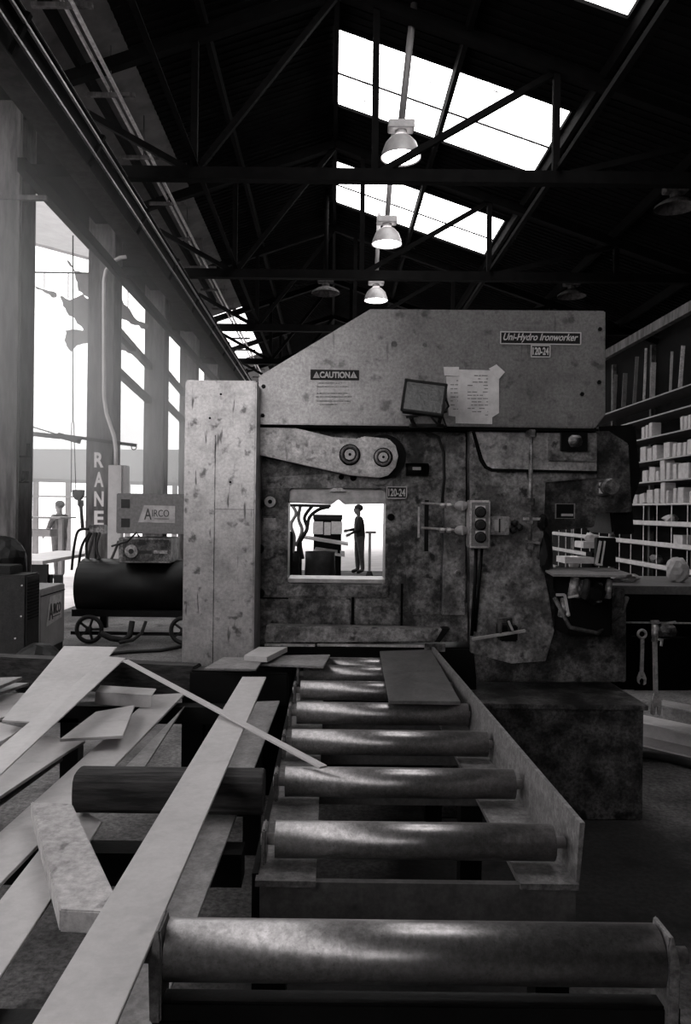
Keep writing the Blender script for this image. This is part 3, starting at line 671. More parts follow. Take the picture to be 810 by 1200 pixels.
# ============================================================ ROLLER CONVEYOR
conv = empty('roller_conveyor', (.21, 3.0, 0), 'steel roller conveyor table leading into the work opening of the machine', 'roller conveyor')
RT = .84; RR = .043
X0, X1 = -.125, .548
for Y in (1.93, 2.34, 2.74, 3.13, 3.52, 3.88, 4.08):
    z = RT-RR
    r = MB().cyl((X0, Y, z), (X1, Y, z), RR, n=32).build('roller', 'roller_steel', conv)
    MB().cyl((X0-.035, Y, z), (X1+.03, Y, z), .014, n=12).build('axle', 'bright_steel', r)
    MB().box((X0-.032, Y-.035, z-.05), (X0-.02, Y+.035, z+.035)).build('bearing_plate', 'flange', r, .004)
for x0, x1 in ((X0-.04, X0+.10), (X1-.10, X1+.034)):
    MB().box((x0, 1.83, .728), (x1, 4.18, .742)).build('side_flange', 'flange', conv)
g = MB(); g.sweep([(-.004, -.07), (.004, -.07), (.016, .075), (.004, .075)], (X1+.034, 1.84, .805), (X1-.01, 4.2, .805)); g.build('side_guard', 'flange', conv, 0)['label'] = 'upright angle plate along the right side'
MB().box((X0-.05, 1.86, .60), (X0-.035, 4.2, .745)).build('side_channel', 'black_oil', conv)
MB().box((X1+.02, 1.86, .60), (X1+.036, 4.2, .735)).build('side_channel', 'black_oil', conv)
for Y in (1.86, 2.14, 2.53, 2.93, 3.33): 
    MB().box((X0-.03, Y, .66), (X1+.02, Y+.05, .70)).build('cross_member', 'plate_dark', conv)
MB().box((X0-.03, 1.84, .50), (X1+.03, 1.86, .735)).build('end_plate', 'plate_dark', conv)
for x in (X0-.01, X1-.01):
    for Y in (1.92, 3.0, 4.05): MB().box((x-.04, Y-.04, 0), (x+.04, Y+.04, .66)).build('leg', 'black_oil', conv)
MB().box((X0, 1.90, .30), (X1, 1.94, .36)).build('cross_member', 'black_oil', conv)
# front roller stand
st = empty('roller_stand', (.16, 1.3, 0), 'free standing wide roller stand nearest the camera', 'roller stand')
ra, rb = P(193, 1110, 1.3), P(778, 1124, 1.3)
zc = 1.6-.69-.05; xa, xb = ra.x, rb.x
ro = MB().cyl((xa, 1.33, zc), (xb, 1.33, zc), .048, n=40).build('roller', 'roller_steel', st)
MB().box((xa-.045, 1.315, zc-.018), (xa, 1.345, zc+.012)).build('axle', 'flange', ro, .003)
MB().cyl((xb, 1.33, zc), (xb+.05, 1.33, zc), .014, n=10).build('axle', 'flange', ro)
for x, s in ((xa, -1), (xb, 1)):
    MB().prism([(x+s*.003, zc-.10), (x+s*.003, zc+.03), (x+s*.006, zc+.052), (x+s*.012, zc+.052), (x+s*.025, zc+.0), (x+s*.022, zc-.10)], 1.29, 1.36).build('bearing_plate', 'flange', st, .003)
MB().box((xa-.02, 1.30, zc-.34), (xb+.03, 1.34, zc-.07)).build('front_plate', 'black_oil', st, .004)
MB().box((xa-.02, 1.30, zc-.42), (xb+.03, 1.36, zc-.34)).build('cross_member', 'plate_dark', st, .004)
for x in (xa+.02, xb-.0): MB().box((x-.035, 1.29, 0), (x+.035, 1.37, zc-.10)).build('leg', 'black_oil', st, .003)
for x in (xa+.02, xb-.0): MB().box((x-.06, 1.1, 0), (x+.06, 1.56, .02)).build('foot', 'black_oil', st, .003)

# ============================================================ STEEL RACK AND BOARDS
rk = empty('steel_rack', (-.9, 3.0, 0), 'low dark rack carrying the loose steel strips on the left', 'rack')
g = MB(); g.bar(P(-70, 781, 4.2), P(100, 790, 4.0), .1, .15); g.bar(P(100, 790, 4.0), P(232, 797, 3.88), .1, .15); g.build('back_beam', 'timber', rk, .006)
g = MB(); g.bar(P(225, 802, 3.86), P(340, 805, 3.84), .12, .16); g.build('back_beam', 'black_oil', rk, .01)
MB().box((-1.75, 3.52, .64), (-.3, 3.60, .715)).build('cross_beam', 'black_oil', rk)
MB().box((-1.6, 2.05, .62), (-.22, 2.13, .705)).build('cross_beam', 'black_oil', rk)
MB().box((-1.3, 1.35, .62), (-.3, 1.42, .70)).build('cross_beam', 'black_oil', rk)
for x, Y in ((-.62, 3.70), (-.46, 2.09), (-1.6, 2.09), (-1.7, 3.95), (-.35, 3.7), (-1.15, 3.56)): MB().box((x-.04, Y-.04, 0), (x+.04, Y+.04, .66)).build('leg', 'black_oil', rk)
MB().box((-.62, 3.66, .42), (-.35, 3.72, .48)).build('brace', 'black_oil', rk)
def board(q, z, t, name, label, m='plate_steel', cat='steel plate', grp='loose steel strips and offcuts on the rack', bev=.0012):
    if not hasattr(z, '__len__'): z = [z]*len(q)
    v = [G(x, y, zz) for (x, y), zz in zip(q, z)]
    return tag(MB().slab(v, t).build(name, m, None, bev), label, cat, grp)
# lower layer first
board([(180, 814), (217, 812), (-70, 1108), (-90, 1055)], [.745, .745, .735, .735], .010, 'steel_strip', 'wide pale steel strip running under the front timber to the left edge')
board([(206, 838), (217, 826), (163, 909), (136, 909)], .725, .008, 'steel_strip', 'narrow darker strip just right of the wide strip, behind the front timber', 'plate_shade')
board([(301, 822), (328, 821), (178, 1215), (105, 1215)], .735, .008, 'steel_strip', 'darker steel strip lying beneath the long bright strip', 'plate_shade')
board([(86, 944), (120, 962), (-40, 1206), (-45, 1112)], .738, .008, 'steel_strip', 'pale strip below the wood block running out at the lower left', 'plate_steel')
# timber across the front
a = P(86, 940, 2.20); b = P(308, 941, 2.20)
g = MB(); pr = []
for i in range(20):
    t = 2*PI*i/20; cx, cz = math.cos(t), math.sin(t); k = 1/max(abs(cx), abs(cz))**.55; pr.append((cx*.058*k, cz*.058*k))
g.sweep(pr, (a.x, 2.24, .803), (b.x, 2.24, .803)); tag(g.build('timber_beam', 'timber', None, .003), 'dark squared timber lying across the strips at the front of the rack', 'timber')
# wood block
q = [G(36, 939, .80), G(85, 942, .80), G(131, 1044, .80), G(116, 1070, .80), G(70, 1066, .80)]
q = [G(36, 939, .80), G(85, 942, .80), G(135, 1048, .80), G(125, 1069, .80), G(70, 1066, .80)]
tag(MB().slab(q, .045).build('wood_block', 'wood_block', None, .003), 'short rough wooden block lying beside the front timber', 'wood block')
# long strip on top
board([(284, 793), (312, 793), (126, 1222), (24, 1222)], [.872, .872, .885, .885], .008, 'steel_strip', 'longest bright steel strip running from the conveyor corner to the bottom edge')
# left pile
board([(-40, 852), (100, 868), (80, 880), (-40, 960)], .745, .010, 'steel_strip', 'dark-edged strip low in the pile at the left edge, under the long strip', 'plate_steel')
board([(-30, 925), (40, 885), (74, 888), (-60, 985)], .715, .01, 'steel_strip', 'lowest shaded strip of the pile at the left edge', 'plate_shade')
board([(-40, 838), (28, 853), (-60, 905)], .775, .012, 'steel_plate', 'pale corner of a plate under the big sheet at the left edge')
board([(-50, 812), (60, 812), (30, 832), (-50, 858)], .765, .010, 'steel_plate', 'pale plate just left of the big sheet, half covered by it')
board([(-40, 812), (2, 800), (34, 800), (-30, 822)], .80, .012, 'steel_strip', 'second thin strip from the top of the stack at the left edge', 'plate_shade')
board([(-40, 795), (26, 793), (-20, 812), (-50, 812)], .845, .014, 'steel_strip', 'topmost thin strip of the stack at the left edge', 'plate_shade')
board([(70, 866), (144, 862), (158, 826), (112, 834)], .79, .010, 'steel_plate', 'small four-sided offcut plate on the wide strip')
v = [G(118, 803, .80), G(183, 807, .80), G(178, 815, .80), G(112, 811, .80)]
g = MB().slab(v, .004); v2 = [G(178, 815, .80), G(183, 807, .80), G(183, 807, .80)+Vector((0, 0, -.05)), G(178, 815, .80)+Vector((0, 0, -.05))]
g.slab([Vector(p) for p in (v[2], v[3], v[3]+Vector((0, -.01, -.05)), v[2]+Vector((0, -.01, -.05)))], .004, (0, 1, 0))
tag(g.build('steel_channel', 'plate_steel'), 'short dark channel with a bright top edge behind the small offcut', 'steel channel', 'loose steel strips and offcuts on the rack')
board([(75, 757), (137, 758), (62, 847), (2, 844)], [.90, .90, .815, .815], .006, 'steel_plate', 'big bright rectangular sheet leaning on the back beam')
board([(126, 769), (147, 771), (-45, 950), (-60, 925)], [.915, .915, .83, .83], .005, 'steel_strip', 'bright strip lying on the right edge of the big sheet')
# thin rod
g = MB(); g.bar(P(147, 774, 3.45), P(379, 899, 2.26), .026, .006)
tag(g.build('flat_bar', 'plate_steel'), 'thin flat bar slanting from the rack down onto the rollers', 'flat bar')
# offcuts at conveyor head
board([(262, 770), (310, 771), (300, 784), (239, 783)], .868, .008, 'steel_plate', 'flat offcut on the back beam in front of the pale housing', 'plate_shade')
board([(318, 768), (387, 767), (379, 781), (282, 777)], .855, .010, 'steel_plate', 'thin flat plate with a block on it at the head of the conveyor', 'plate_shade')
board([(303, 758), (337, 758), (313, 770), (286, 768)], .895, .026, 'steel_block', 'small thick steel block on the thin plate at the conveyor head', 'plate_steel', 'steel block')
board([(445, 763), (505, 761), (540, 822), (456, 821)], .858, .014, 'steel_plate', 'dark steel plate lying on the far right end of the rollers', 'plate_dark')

# ============================================================ WELDING SETS, LEFT
wc = empty('welding_cart', (-2.45, 9.5, 0), 'black wheeled welding cart with long round tank behind the strips', 'welding cart')
Yw = 9.3
a = P(84, 692, Yw); b = P(214, 692, Yw)
MB().cyl((a.x+.02, Yw+.3, a.z+.02), (b.x+.35, Yw+.3, a.z+.02), .34, n=32).build('tank', 'black_oil', wc, .03)
g = MB(); g.bar((a.x, Yw+.05, .35), (b.x+.4, Yw+.05, .35), .08); g.bar((a.x, Yw+.55, .35), (b.x+.4, Yw+.55, .35), .08); g.bar((a.x-.0, Yw+.0, .12), (b.x+.3, Yw+.0, .12), .04)
for x in (a.x+.3, b.x+.1): g.bar((x, Yw+.3, .14), (x, Yw+.3, .75), .08)
g.build('frame', 'black_oil', wc)
for x in (P(106, 740, Yw).x, P(216, 740, Yw).x):
    wh = MB().torus((x, Yw-.05, .17), .145, .026, 'Y').build('wheel', 'rubber', wc)
    g = MB()
    for i in range(5):
        t = 2*PI*i/5; g.bar((x, Yw-.05, .17), (x+.14*math.cos(t), Yw-.05, .17+.14*math.sin(t)), .025)
    g.cyl((x, Yw-.08, .17), (x, Yw-.02, .17), .035); g.build('spokes', 'rubber', wh)
def letterplate(parent, quad, Y, body, wd, ht, c, rot=0, m='card'):
    o = MB().prism(quad, Y-.004, Y+.004).build('name_plate', m, parent); return o
def airco(parent, Y, quadpx, cpx, cpy, wpx, hpx):
    o = MB().prism(XZ(quadpx, Y), Y-.006, Y).build('name_plate', 'card', parent)
    c = P(cpx, cpy, Y)
    u = Y/F
    text('A', 'lettering', 'letter_dark', o, (c.x-wpx*.36*u, Y-.008, c.z), wpx*.30*u, hpx*1.25*u, bold=.01)
    text('IRCO', 'lettering', 'letter_dark', o, (c.x+wpx*.15*u, Y-.008, c.z+.1*hpx*u), wpx*.68*u, hpx*.78*u, bold=.0)
    MB().box((c.x-.1*wpx*u, Y-.009, c.z-hpx*.55*u), (c.x+.5*wpx*u, Y-.007, c.z-hpx*.48*u)).build('underline', 'letter_dark', o)
    return o
ws = empty('welding_power_source', P(176, 627, 9.25), 'grey boxy welding power source with white name plate, standing on the wheeled cart', 'welder')
g = MB(); pbox(g, 136.5, 578, 217, 626, 9.25, .6); g.build('casing', 'welder_grey', ws, .01)
for py in (585, 607.5):
    g = MB(); pbox(g, 142, py, 152, py+10.5, 9.245, .02); g.build('vent', 'label_black', ws)
airco(ws, 9.25, [(162, 612), (169, 592), (205.5, 593), (205.5, 613)], 184, 602.5, 29, 10.5)
ws2 = empty('wire_feeder', P(168, 660, 9.2), 'dark wire feeder box with round dial below the grey power source', 'wire feeder')
g = MB(); pbox(g, 139, 630, 200, 660, 9.2, .5); g.build('casing', 'paint_dark', ws2, .008)
g = MB(); pbox(g, 144, 632, 198, 658, 9.195, .01); g.build('face_plate', 'tank', ws2)
p = P(154, 646, 9.18); MB().cyl((p.x, 9.17, p.z), (p.x, 9.2, p.z), .075, n=24).build('dial', 'paint_mid', ws2); MB().cyl((p.x, 9.16, p.z), (p.x, 9.2, p.z), .03, n=20).build('dial', 'label_black', ws2)
g = MB(); pbox(g, 163, 645, 178, 649, 9.19, .01); g.build('indicator', 'label_black', ws2); g = MB(); pbox(g, 180, 645, 196, 649, 9.19, .01); g.build('indicator', 'paint_mid', ws2)
tag(MB().tube([P(131, 640, 9.2), P(150, 634, 9.1), P(160, 624, 9.1), P(163, 629, 9.15)], .012).build('cable_hook', 'rubber'), 'thin black cable looped in front of the power source', 'cable')
# cables hanging by the painted column
cabs = [[(117, 624), (113, 640), (117, 655), (128, 658), (135, 645), (139, 634)], [(110, 624), (106, 642), (99, 664)], [(105, 624), (96, 640), (92, 664)], [(113, 624), (112, 642), (112, 664)], [(107, 624), (101, 640), (105, 664)],
        [(104, 620), (92, 622), (87, 640), (84, 668)]]
for i, cc in enumerate(cabs):
    lab = ['thick grey cable looping in a U from the column to the wire feeder', 'grey cable hanging left of the U-shaped loop', 'black cable hanging at the left edge of the cable bundle', 'black cable hanging straight below the column box',
           'black cable in the middle of the hanging bundle', 'outermost black cable slanting to the cart'][i]
    pts = [P(x, y, 9.6) for x, y in cc]
    # smooth
    out = []
    for j in range(len(pts)-1):
        p0 = pts[max(j-1, 0)]; p1 = pts[j]; p2 = pts[j+1]; p3 = pts[min(j+2, len(pts)-1)]
        for k in range(5):
            t = k/5; out.append(.5*((2*p1)+(p2-p0)*t+(2*p0-5*p1+4*p2-p3)*t*t+(3*p1-p0-3*p2+p3)*t**3))
    out.append(pts[-1]); tag(MB().tube(out, .017).build('cable', 'column_steel' if i in (0, 1) else 'rubber'), lab, 'cable', 'cables hanging beside the painted column')
g = MB(); pbox(g, 104, 615, 122, 626, 9.6, .15); tag(g.build('junction_box', 'paint_dark', None, .01), 'small dark junction box above the hanging cables', 'junction box')
# floor hoses under the cart
tag(MB().tube([P(155, 728, 9.25), P(152, 745, 9.2), P(145, 750, 9.15), P(130, 748, 9.1), P(118, 742, 9.1)], .035).build('hose', 'rubber'), 'black hose curving down from the cart to its left wheel', 'hose')
tag(MB().tube([P(171, 728, 9.25), P(166, 742, 9.2), P(156, 750, 9.1), P(140, 753, 9.0)], .02).build('hose', 'rubber'), 'thin black hose sweeping down behind the cart axle', 'hose')
tag(MB().tube([G(110, 768, .02), G(150, 764, .02), G(190, 762, .02), G(215, 757, .02)], .02).build('floor_cable', 'rubber'), 'black cable lying on the floor beneath the cart', 'cable')
# pale vertical duct and conduit on the painted column
g = MB(); pbox(g, 127, 545, 141, 662, 12.3, .18); g2 = MB(); pbox(g2, 127, 545, 147, 580, 12.35, .25)
el = empty('electrical_trunking', P(135, 662, 12.3), 'pale vertical metal trunking beside the painted column', 'trunking')
g.build('duct', 'painted_box', el, .005); g2.build('switch_box', 'painted_box', el, .008)
pts = [(136, 545), (136, 528), (134, 512), (125, 485), (122, 465), (122, 380), (122, 330), (124, 318), (131, 307), (141, 302), (148, 301)]
tag(MB().tube([P(x, y, 12.4) for x, y in pts], .03, 10).build('conduit_pipe', 'painted_box'), 'grey conduit pipe bending over in an arch near the painted column', 'pipe')

# left near welding cabinets
lc = empty('welding_cabinet', P(62, 770, 8.0), 'narrow grey welding cabinet with a slanted white name plate, left of the cart', 'welder')
xs = P(48, 690, 8.0).x; zt_ = P(48, 691, 8.0).z
MB().box((xs-.5, 8.0, .12), (xs, 8.72, zt_)).build('casing', 'sheet_grey', lc, .01)
MB().box((xs-.005, 8.0, zt_-.075), (xs+.003, 8.72, zt_-.065)).build('lid_joint', 'groove', lc)
g = MB().slab([(xs+.004, 8.14, .36), (xs+.004, 8.60, .40), (xs+.004, 8.60, .66), (xs+.004, 8.24, .66)], .004, (1, 0, 0)); npl = g.build('name_plate', 'card', lc)
text('A', 'lettering', 'letter_dark', npl, (xs+.012, 8.27, .50), .12, .17, bold=.01, rotz=PI/2)
text('IRCO', 'lettering', 'letter_dark', npl, (xs+.012, 8.45, .52), .22, .11, rotz=PI/2)
MB().box((xs+.008, 8.33, .435), (xs+.012, 8.55, .443)).build('underline', 'letter_dark', npl)
MB().box((xs-.5, 8.02, 0), (xs-.01, 8.7, .12)).build('base', 'black_oil', lc)
bc = empty('black_machine_cabinet', P(10, 780, 7.2), 'black louvred machine cabinet at the left edge behind the strips', 'cabinet')
a = P(-60, 673, 7.2); b = P(31, 673, 7.2); MB().box((a.x, 7.2, 0), (b.x, 7.54, a.z)).build('casing', 'cabinet_black', bc, .015)
for i in range(12):
    z = a.z-.08-i*.03; MB().box((b.x-.01, 7.23, z), (b.x+.006, 7.5, z+.012)).build('louvre', 'groove', bc)
for px, py in ((26, 686), (25, 722), (18, 748)): p = P(px, py, 7.2); MB().cyl((p.x, 7.19, p.z), (p.x, 7.21, p.z), .008, n=8).build('screw', 'bright_steel', bc)
MB().box((a.x, 7.22, a.z), (P(20, 0, 7.2).x, 7.5, a.z+.08)).build('top_tray', 'black_oil', bc, .01)
tag(MB().blob((P(12, 0, 8.3).x, 8.35, .98), (.22, .2, .30), 3, 3, .05).build('covered_motor', 'black_oil'), 'black rounded motor housing at the foot of the left edge column', 'motor')
tag(MB().blob((P(48, 0, 6.6).x, 6.7, .22), (.22, .3, .22), 5, 3, .04).build('black_sack', 'black_oil'), 'black bulging cover on the floor in front of the cabinets', 'cover')
# steel bench with pale top, behind
sb_ = empty('steel_bench', (-4.4, 12, 0), 'low steel work bench with pale top outside the first bay', 'bench')
za = P(50, 652, 12.0)
MB().box((P(20, 0, 11.6).x, 11.0, za.z-.05), (P(86, 0, 12).x, 13.6, za.z)).build('bench_top', 'plate_steel', sb_)
MB().box((P(22, 0, 11.6).x, 11.05, za.z-.62), (P(90, 0, 12).x, 11.1, za.z-.05)).build('apron', 'black_oil', sb_)
for px in (30, 50, 62, 74): MB().box((P(px, 0, 11.2).x, 11.1, 0), (P(px, 0, 11.2).x+.1, 11.2, za.z-.2)).build('leg', 'black_oil', sb_)
# hoist with pendant
ho = empty('pendant_hoist', P(85, 580, 13.5), 'small hoist block with control pendant hanging on thin cables in the open bay', 'hoist')
g = MB(); 
for x0, x1 in ((84, 83.5), (86.5, 89)): g.cyl(P(x0, 495, 13.5), P(x1, 577, 13.5), .008, n=6)
g.cyl(P(85.5, 276, 13.5), P(85.5, 495, 13.5), .012, n=6); g.build('cable', 'truss_steel', ho)
g = MB().prism(XZ([(85, 574), (98, 574), (97, 581), (94, 586), (89, 586), (86, 581)], 13.5), 13.45, 13.6); g.build('hoist_block', 'rubber', ho, .01)
g = MB().prism(XZ([(92, 586), (97, 586), (97.5, 592), (95, 596), (92, 592)], 13.5), 13.45, 13.55); g.build('pendant', 'rubber', ho)
MB().tube([P(95, 595, 13.5), P(96, 608, 13.5), P(97, 620, 13.5)], .03).build('pendant_cable', 'rubber', ho)
bo = empty('jib_arm', (-4.6, 11, 2.6), 'slender horizontal jib arm crossing in front of the columns outside', 'jib')
g = MB(); g.bar(P(25, 507, 12.5), P(70, 512, 12.5), .06, .07); g.bar(P(70, 510, 12.5), P(160, 522, 12.5), .05, .05); g.bar(P(68, 510, 12.5), P(94, 517, 12.5), .08, .09); g.build('arm', 'girder', bo)
g = MB(); g.cyl(P(24, 496, 12.5), P(70, 510, 12.5), .012, n=6); g.build('stay_wire', 'truss_steel', bo)
g = MB(); g.torus(P(157, 524, 12.5), .04, .008, 'Y', 16, 6); g.build('end_hook', 'girder', bo)
for i, (q, lab) in enumerate((([(33, 520), (35.5, 520), (35, 535), (32, 535)], 'upper small dark bracket standing out from the left edge column'), ([(28, 552), (32, 552), (31, 562), (26.5, 565)], 'lower small dark bracket standing out from the left edge column'))):
    g = MB().prism(XZ(q, 8.85), 8.8, 8.9); g.bar(P(22, q[3][1], 8.85), P(34, q[3][1], 8.85), .02); tag(g.build('wall_bracket', 'truss_steel'), lab, 'bracket', 'brackets on the left edge column')
# broken canopy scraps outside, sheds, far structures
ys = empty('yard_shed', (-12, 30, 0), 'long low shed with grey sloping roof across the yard outside', 'shed')
v = [P(36, 526, 31), P(225, 527, 31), P(225, 566, 27), P(22, 560, 27)]
MB().slab(v, .12).build('roof', 'awning', ys)
for px in (25, 42, 80, 150, 205): p = P(px, 560, 27.3); MB().box((p.x-.08, 27.25, -.04), (p.x+.08, 27.4, p.z)).build('post', 'sheet_grey', ys)
MB().box((P(20, 0, 27).x, 27.1, 1.9), (P(225, 0, 27).x, 27.2, 1.96)).build('rail', 'sheet_grey', ys)
ob = empty('outdoor_table', P(60, 620, 16), 'low pale work table in the yard beside the standing person', 'table')
MB().box((P(24, 0, 16).x, 16, P(60, 608, 16).z), (P(78, 0, 16).x, 17, P(60, 606, 16).z)).build('table_top', 'sheet_grey', ob)
for px in (26, 76): MB().box((P(px, 0, 16).x-.04, 16.1, -.04), (P(px, 0, 16).x+.04, 16.2, P(60, 608, 16).z)).build('leg', 'sheet_grey', ob)
MB().box((P(24, 0, 16).x, 16, P(60, 629, 16).z), (P(66, 0, 16).x, 16.8, P(60, 621, 16).z)).build('lower_shelf', 'sheet_grey', ob)
# torn awning hanging on a wire
ta = empty('torn_awning', P(80, 320, 15), 'ragged torn awning hanging on a wire rope outside the open bays', 'awning')
MB().cyl(P(-30, 318, 15), P(230, 322, 15), .015, n=6).build('wire_rope', 'truss_steel', ta)
def ragged(pts, seed):
    rr = random.Random(seed); out = []
    for a, b in zip(pts, pts[1:]+pts[:1]):
        n = max(2, int(math.dist(a, b)/4))
        for k in range(n):
            t = k/n; out.append((a[0]+(b[0]-a[0])*t+rr.uniform(-1.3, 1.3), a[1]+(b[1]-a[1])*t+rr.uniform(-1.3, 1.3)))
    return out
for i, pts in enumerate(([(40, 334), (66, 344), (66, 349), (52, 344)], [(70, 346), (82, 351), (96, 345), (106, 352), (106, 398), (94, 382), (86, 372), (77, 366)],
    [(78, 304), (90, 318), (106, 321), (106, 352), (92, 340), (88, 322)], [(77, 386), (106, 388), (106, 400), (90, 404), (82, 412), (76, 402)],
    [(134, 340), (146, 356), (160, 374), (173, 380), (173, 386), (150, 378), (134, 366)], [(134, 394), (150, 400), (165, 412), (165, 422), (150, 414), (134, 404)])):
    MB().prism(XZ(ragged(pts, i+5), 15.0), 15.0, 15.03).build('awning_scrap', 'shirt_grey', ta)
for x0, y0, y1 in ((52, 319, 338), (80, 319, 350), (98, 320, 395), (150, 321, 360), (140, 321, 398)): MB().cyl(P(x0, y0, 15.015), P(x0, y1, 15.015), .01, n=6).build('hanging_cord', 'truss_steel', ta)
g = MB().slab([P(-20, 268, 16), P(110, 303, 16), P(110, 245, 21), P(-20, 200, 21)], .06)
tag(g.build('lean_to_roof', 'sheet_grey'), 'slanting corrugated lean-to roof seen outside above the first bay', 'roof')

# ============================================================ PEOPLE
def person(name, loc, rz, scale, label, top_m, leg_m, arms, lean=0.0, parts=True):
    t = empty(name, loc, label, 'person', None, rz)
    V = []; E = []; Rr = []
    def v(p, r, par=None):
        V.append(Vector(p)*scale); Rr.append(r*scale*(1.22 if r > .03 and p[2] < 1.45 else 1.0))
        if par is not None: E.append((par, len(V)-1))
        return len(V)-1
    pel = v((0, 0, .93), .13); wa = v((0, 0, 1.08), .12, pel); ch = v((0, .0+lean*.3, 1.28), .145, wa); nk = v((0, lean*.5, 1.46), .06, ch)
    h0 = v((0, lean*.6+.01, 1.54), .07, nk); h1 = v((0, lean*.65+.02, 1.63), .095, h0); h2 = v((0, lean*.65+.01, 1.72), .07, h1)
    v((0, lean*.65+.13, 1.61), .018, h1)
    for s in (-1, 1):
        hip = v((s*.09, 0, .88), .10, pel); kn = v((s*.10, .03*s, .50), .062, hip); an = v((s*.11, -.03+.04*s, .09), .045, kn); v((s*.12, .14+.04*s, .035), .038, an)
        sh = v((s*.18, lean*.4, 1.39), .062, ch); (ex, ey, ez), (hx, hy, hz) = arms[0 if s < 0 else 1]
        el_ = v((ex, ey, ez), .045, sh); wr = v((hx, hy, hz), .028, el_)
        d = (Vector((hx, hy, hz))-Vector((ex, ey, ez))).normalized(); pm = v(Vector((hx, hy, hz))+d*.06, .034, wr)
        side = d.cross(Vector((1, 0, 0))).normalized() if abs(d.x) < .9 else Vector((0, 0, 1))
        for kf in range(4):
            o = side*((kf-1.5)*.019); f1 = v(V[pm]/scale+d*.035+o, .0095, pm); v(V[f1]/scale+d*(.035+.008*(1.5-abs(kf-1.5)))+Vector((0, 0, -.015)), .008, f1)
        tm = v(V[wr]/scale+d*.04+side*.035, .010, wr); v(V[tm]/scale+d*.03+side*.01, .009, tm)
    me = bpy.data.meshes.new('body'); me.from_pydata(V, E, []); o = bpy.data.objects.new('body', me); COL.objects.link(o)
    md = o.modifiers.new('s', 'SKIN')
    for i, sv in enumerate(me.skin_vertices[0].data): sv.radius = (Rr[i], Rr[i]); sv.use_root = (i == 0)
    ss = o.modifiers.new('u', 'SUBSURF'); ss.levels = ss.render_levels = 2
    bpy.context.view_layer.update()
    m2 = bpy.data.meshes.new_from_object(o.evaluated_get(bpy.context.evaluated_depsgraph_get()))
    bpy.data.objects.remove(o)
    for m in (M['skin'], M[top_m], M[leg_m], M['rubber']): m2.materials.append(m)
    for p in m2.polygons:
        c = p.center/scale; p.use_smooth = True
        p.material_index = 0
        if c.z < 1.455: p.material_index = 1
        if c.z < .95 and abs(c.x) < .28 and abs(c.y) < .2: p.material_index = 2
        if c.z < .085: p.material_index = 3
        for i in (0, 1):
            if (c-Vector(arms[i][1])).length < .16 and (c-Vector(arms[i][1])).dot(Vector(arms[i][1])-Vector(arms[i][0])) > -.01: p.material_index = 0
    b = bpy.data.objects.new('body', m2); COL.objects.link(b); b.parent = t
    hz = 1.68*scale; g = MB(); c = Vector((0, (lean*.65-.01)*scale, hz))
    g.blob(c, (.10*scale, .115*scale, .095*scale), 2, 3, .03)
    g.bm.transform(W(t)); bmesh.ops.delete(g.bm, geom=[q for q in g.bm.verts if (W(t).inverted() @ q.co).z < hz-.03*scale and (W(t).inverted() @ q.co).y > 0], context='VERTS')
    g.build('hair', 'hair', t)
    g = MB()
    for s in (-1, 1): g.blob(((s*.033)*scale, (lean*.65+.108)*scale, 1.645*scale), .012*scale, 1, 1, 0)
    g.bm.transform(W(t)); g.build('eyes', 'label_black', t)
    g = MB(); g.box((-.02*scale, (lean*.65+.095)*scale, 1.573*scale), (.02*scale, (lean*.65+.112)*scale, 1.58*scale)); g.bm.transform(W(t)); g.build('mouth', 'shirt_dark', t)
    return t
p = G(426, 671, 0)
person('person', (P(429, 0, 19.9).x, 19.9, 0), PI/2+.2, .98, 'person in dark jacket and jeans standing in profile, seen through the work opening', 'shirt_dark', 'denim',
       [((-.23, .06, 1.13), (-.14, .27, 1.02)), ((.23, .04, 1.13), (.12, .28, 1.10))], .06)
person('person', (P(77, 0, 18).x, 18.0, -.04), PI/3, 1.0, 'person in grey shirt standing at the table out in the yard', 'shirt_grey', 'denim',
       [((-.23, .08, 1.14), (-.16, .30, 1.0)), ((.23, .08, 1.14), (.14, .3, 1.02))])

# ============================================================ SEEN THROUGH THE OPENING
Yc = 19.0
cb = empty('tool_cabinet', (P(386, 0, Yc).x, Yc, 0), 'black tool cabinet seen through the work opening of the machine', 'cabinet')
a = P(368, 603, Yc); b = P(400, 640, Yc); MB().box((a.x, Yc, 0), (b.x, Yc+.7, a.z)).build('cabinet_body', 'wall_dark', cb)
MB().box((a.x-.02, Yc-.02, a.z-.12), (b.x+.02, Yc+.72, a.z)).build('cabinet_top', 'rubber', cb)
for x0, x1, y0, y1, lab in ((367, 378.5, 611, 626, 'left'), (380, 387.5, 612, 627, 'middle'), (388.5, 401, 611, 626, 'right')):
    g = MB(); pbox(g, x0, y0, x1, y1, Yc-.03, .02); tag(g.build('paper_sheet', 'paper'), '%s of the three pale sheets on the black cabinet seen through the opening' % lab, 'paper', 'sheets on the far cabinet')
wt = empty('far_work_table', (P(385, 0, 17.5).x, 17.5, 0), 'cluttered steel table in front of the far black cabinet', 'table')
MB().slab([P(354, 628.5, 17.5), P(408, 637, 17.5), P(408, 635, 18.3), P(356, 627, 18.3)], .05).build('table_top', 'plate_steel', wt)
MB().slab([P(368, 645, 17.5), P(404, 650, 17.5), P(404, 646, 18.3), P(370, 641, 18.3)], .05).build('shelf', 'plate_steel', wt)
for px in (360, 405): MB().box((P(px, 0, 17.6).x-.03, 17.6, 0), (P(px, 0, 17.6).x+.03, 17.7, .85)).build('leg', 'wall_dark', wt)
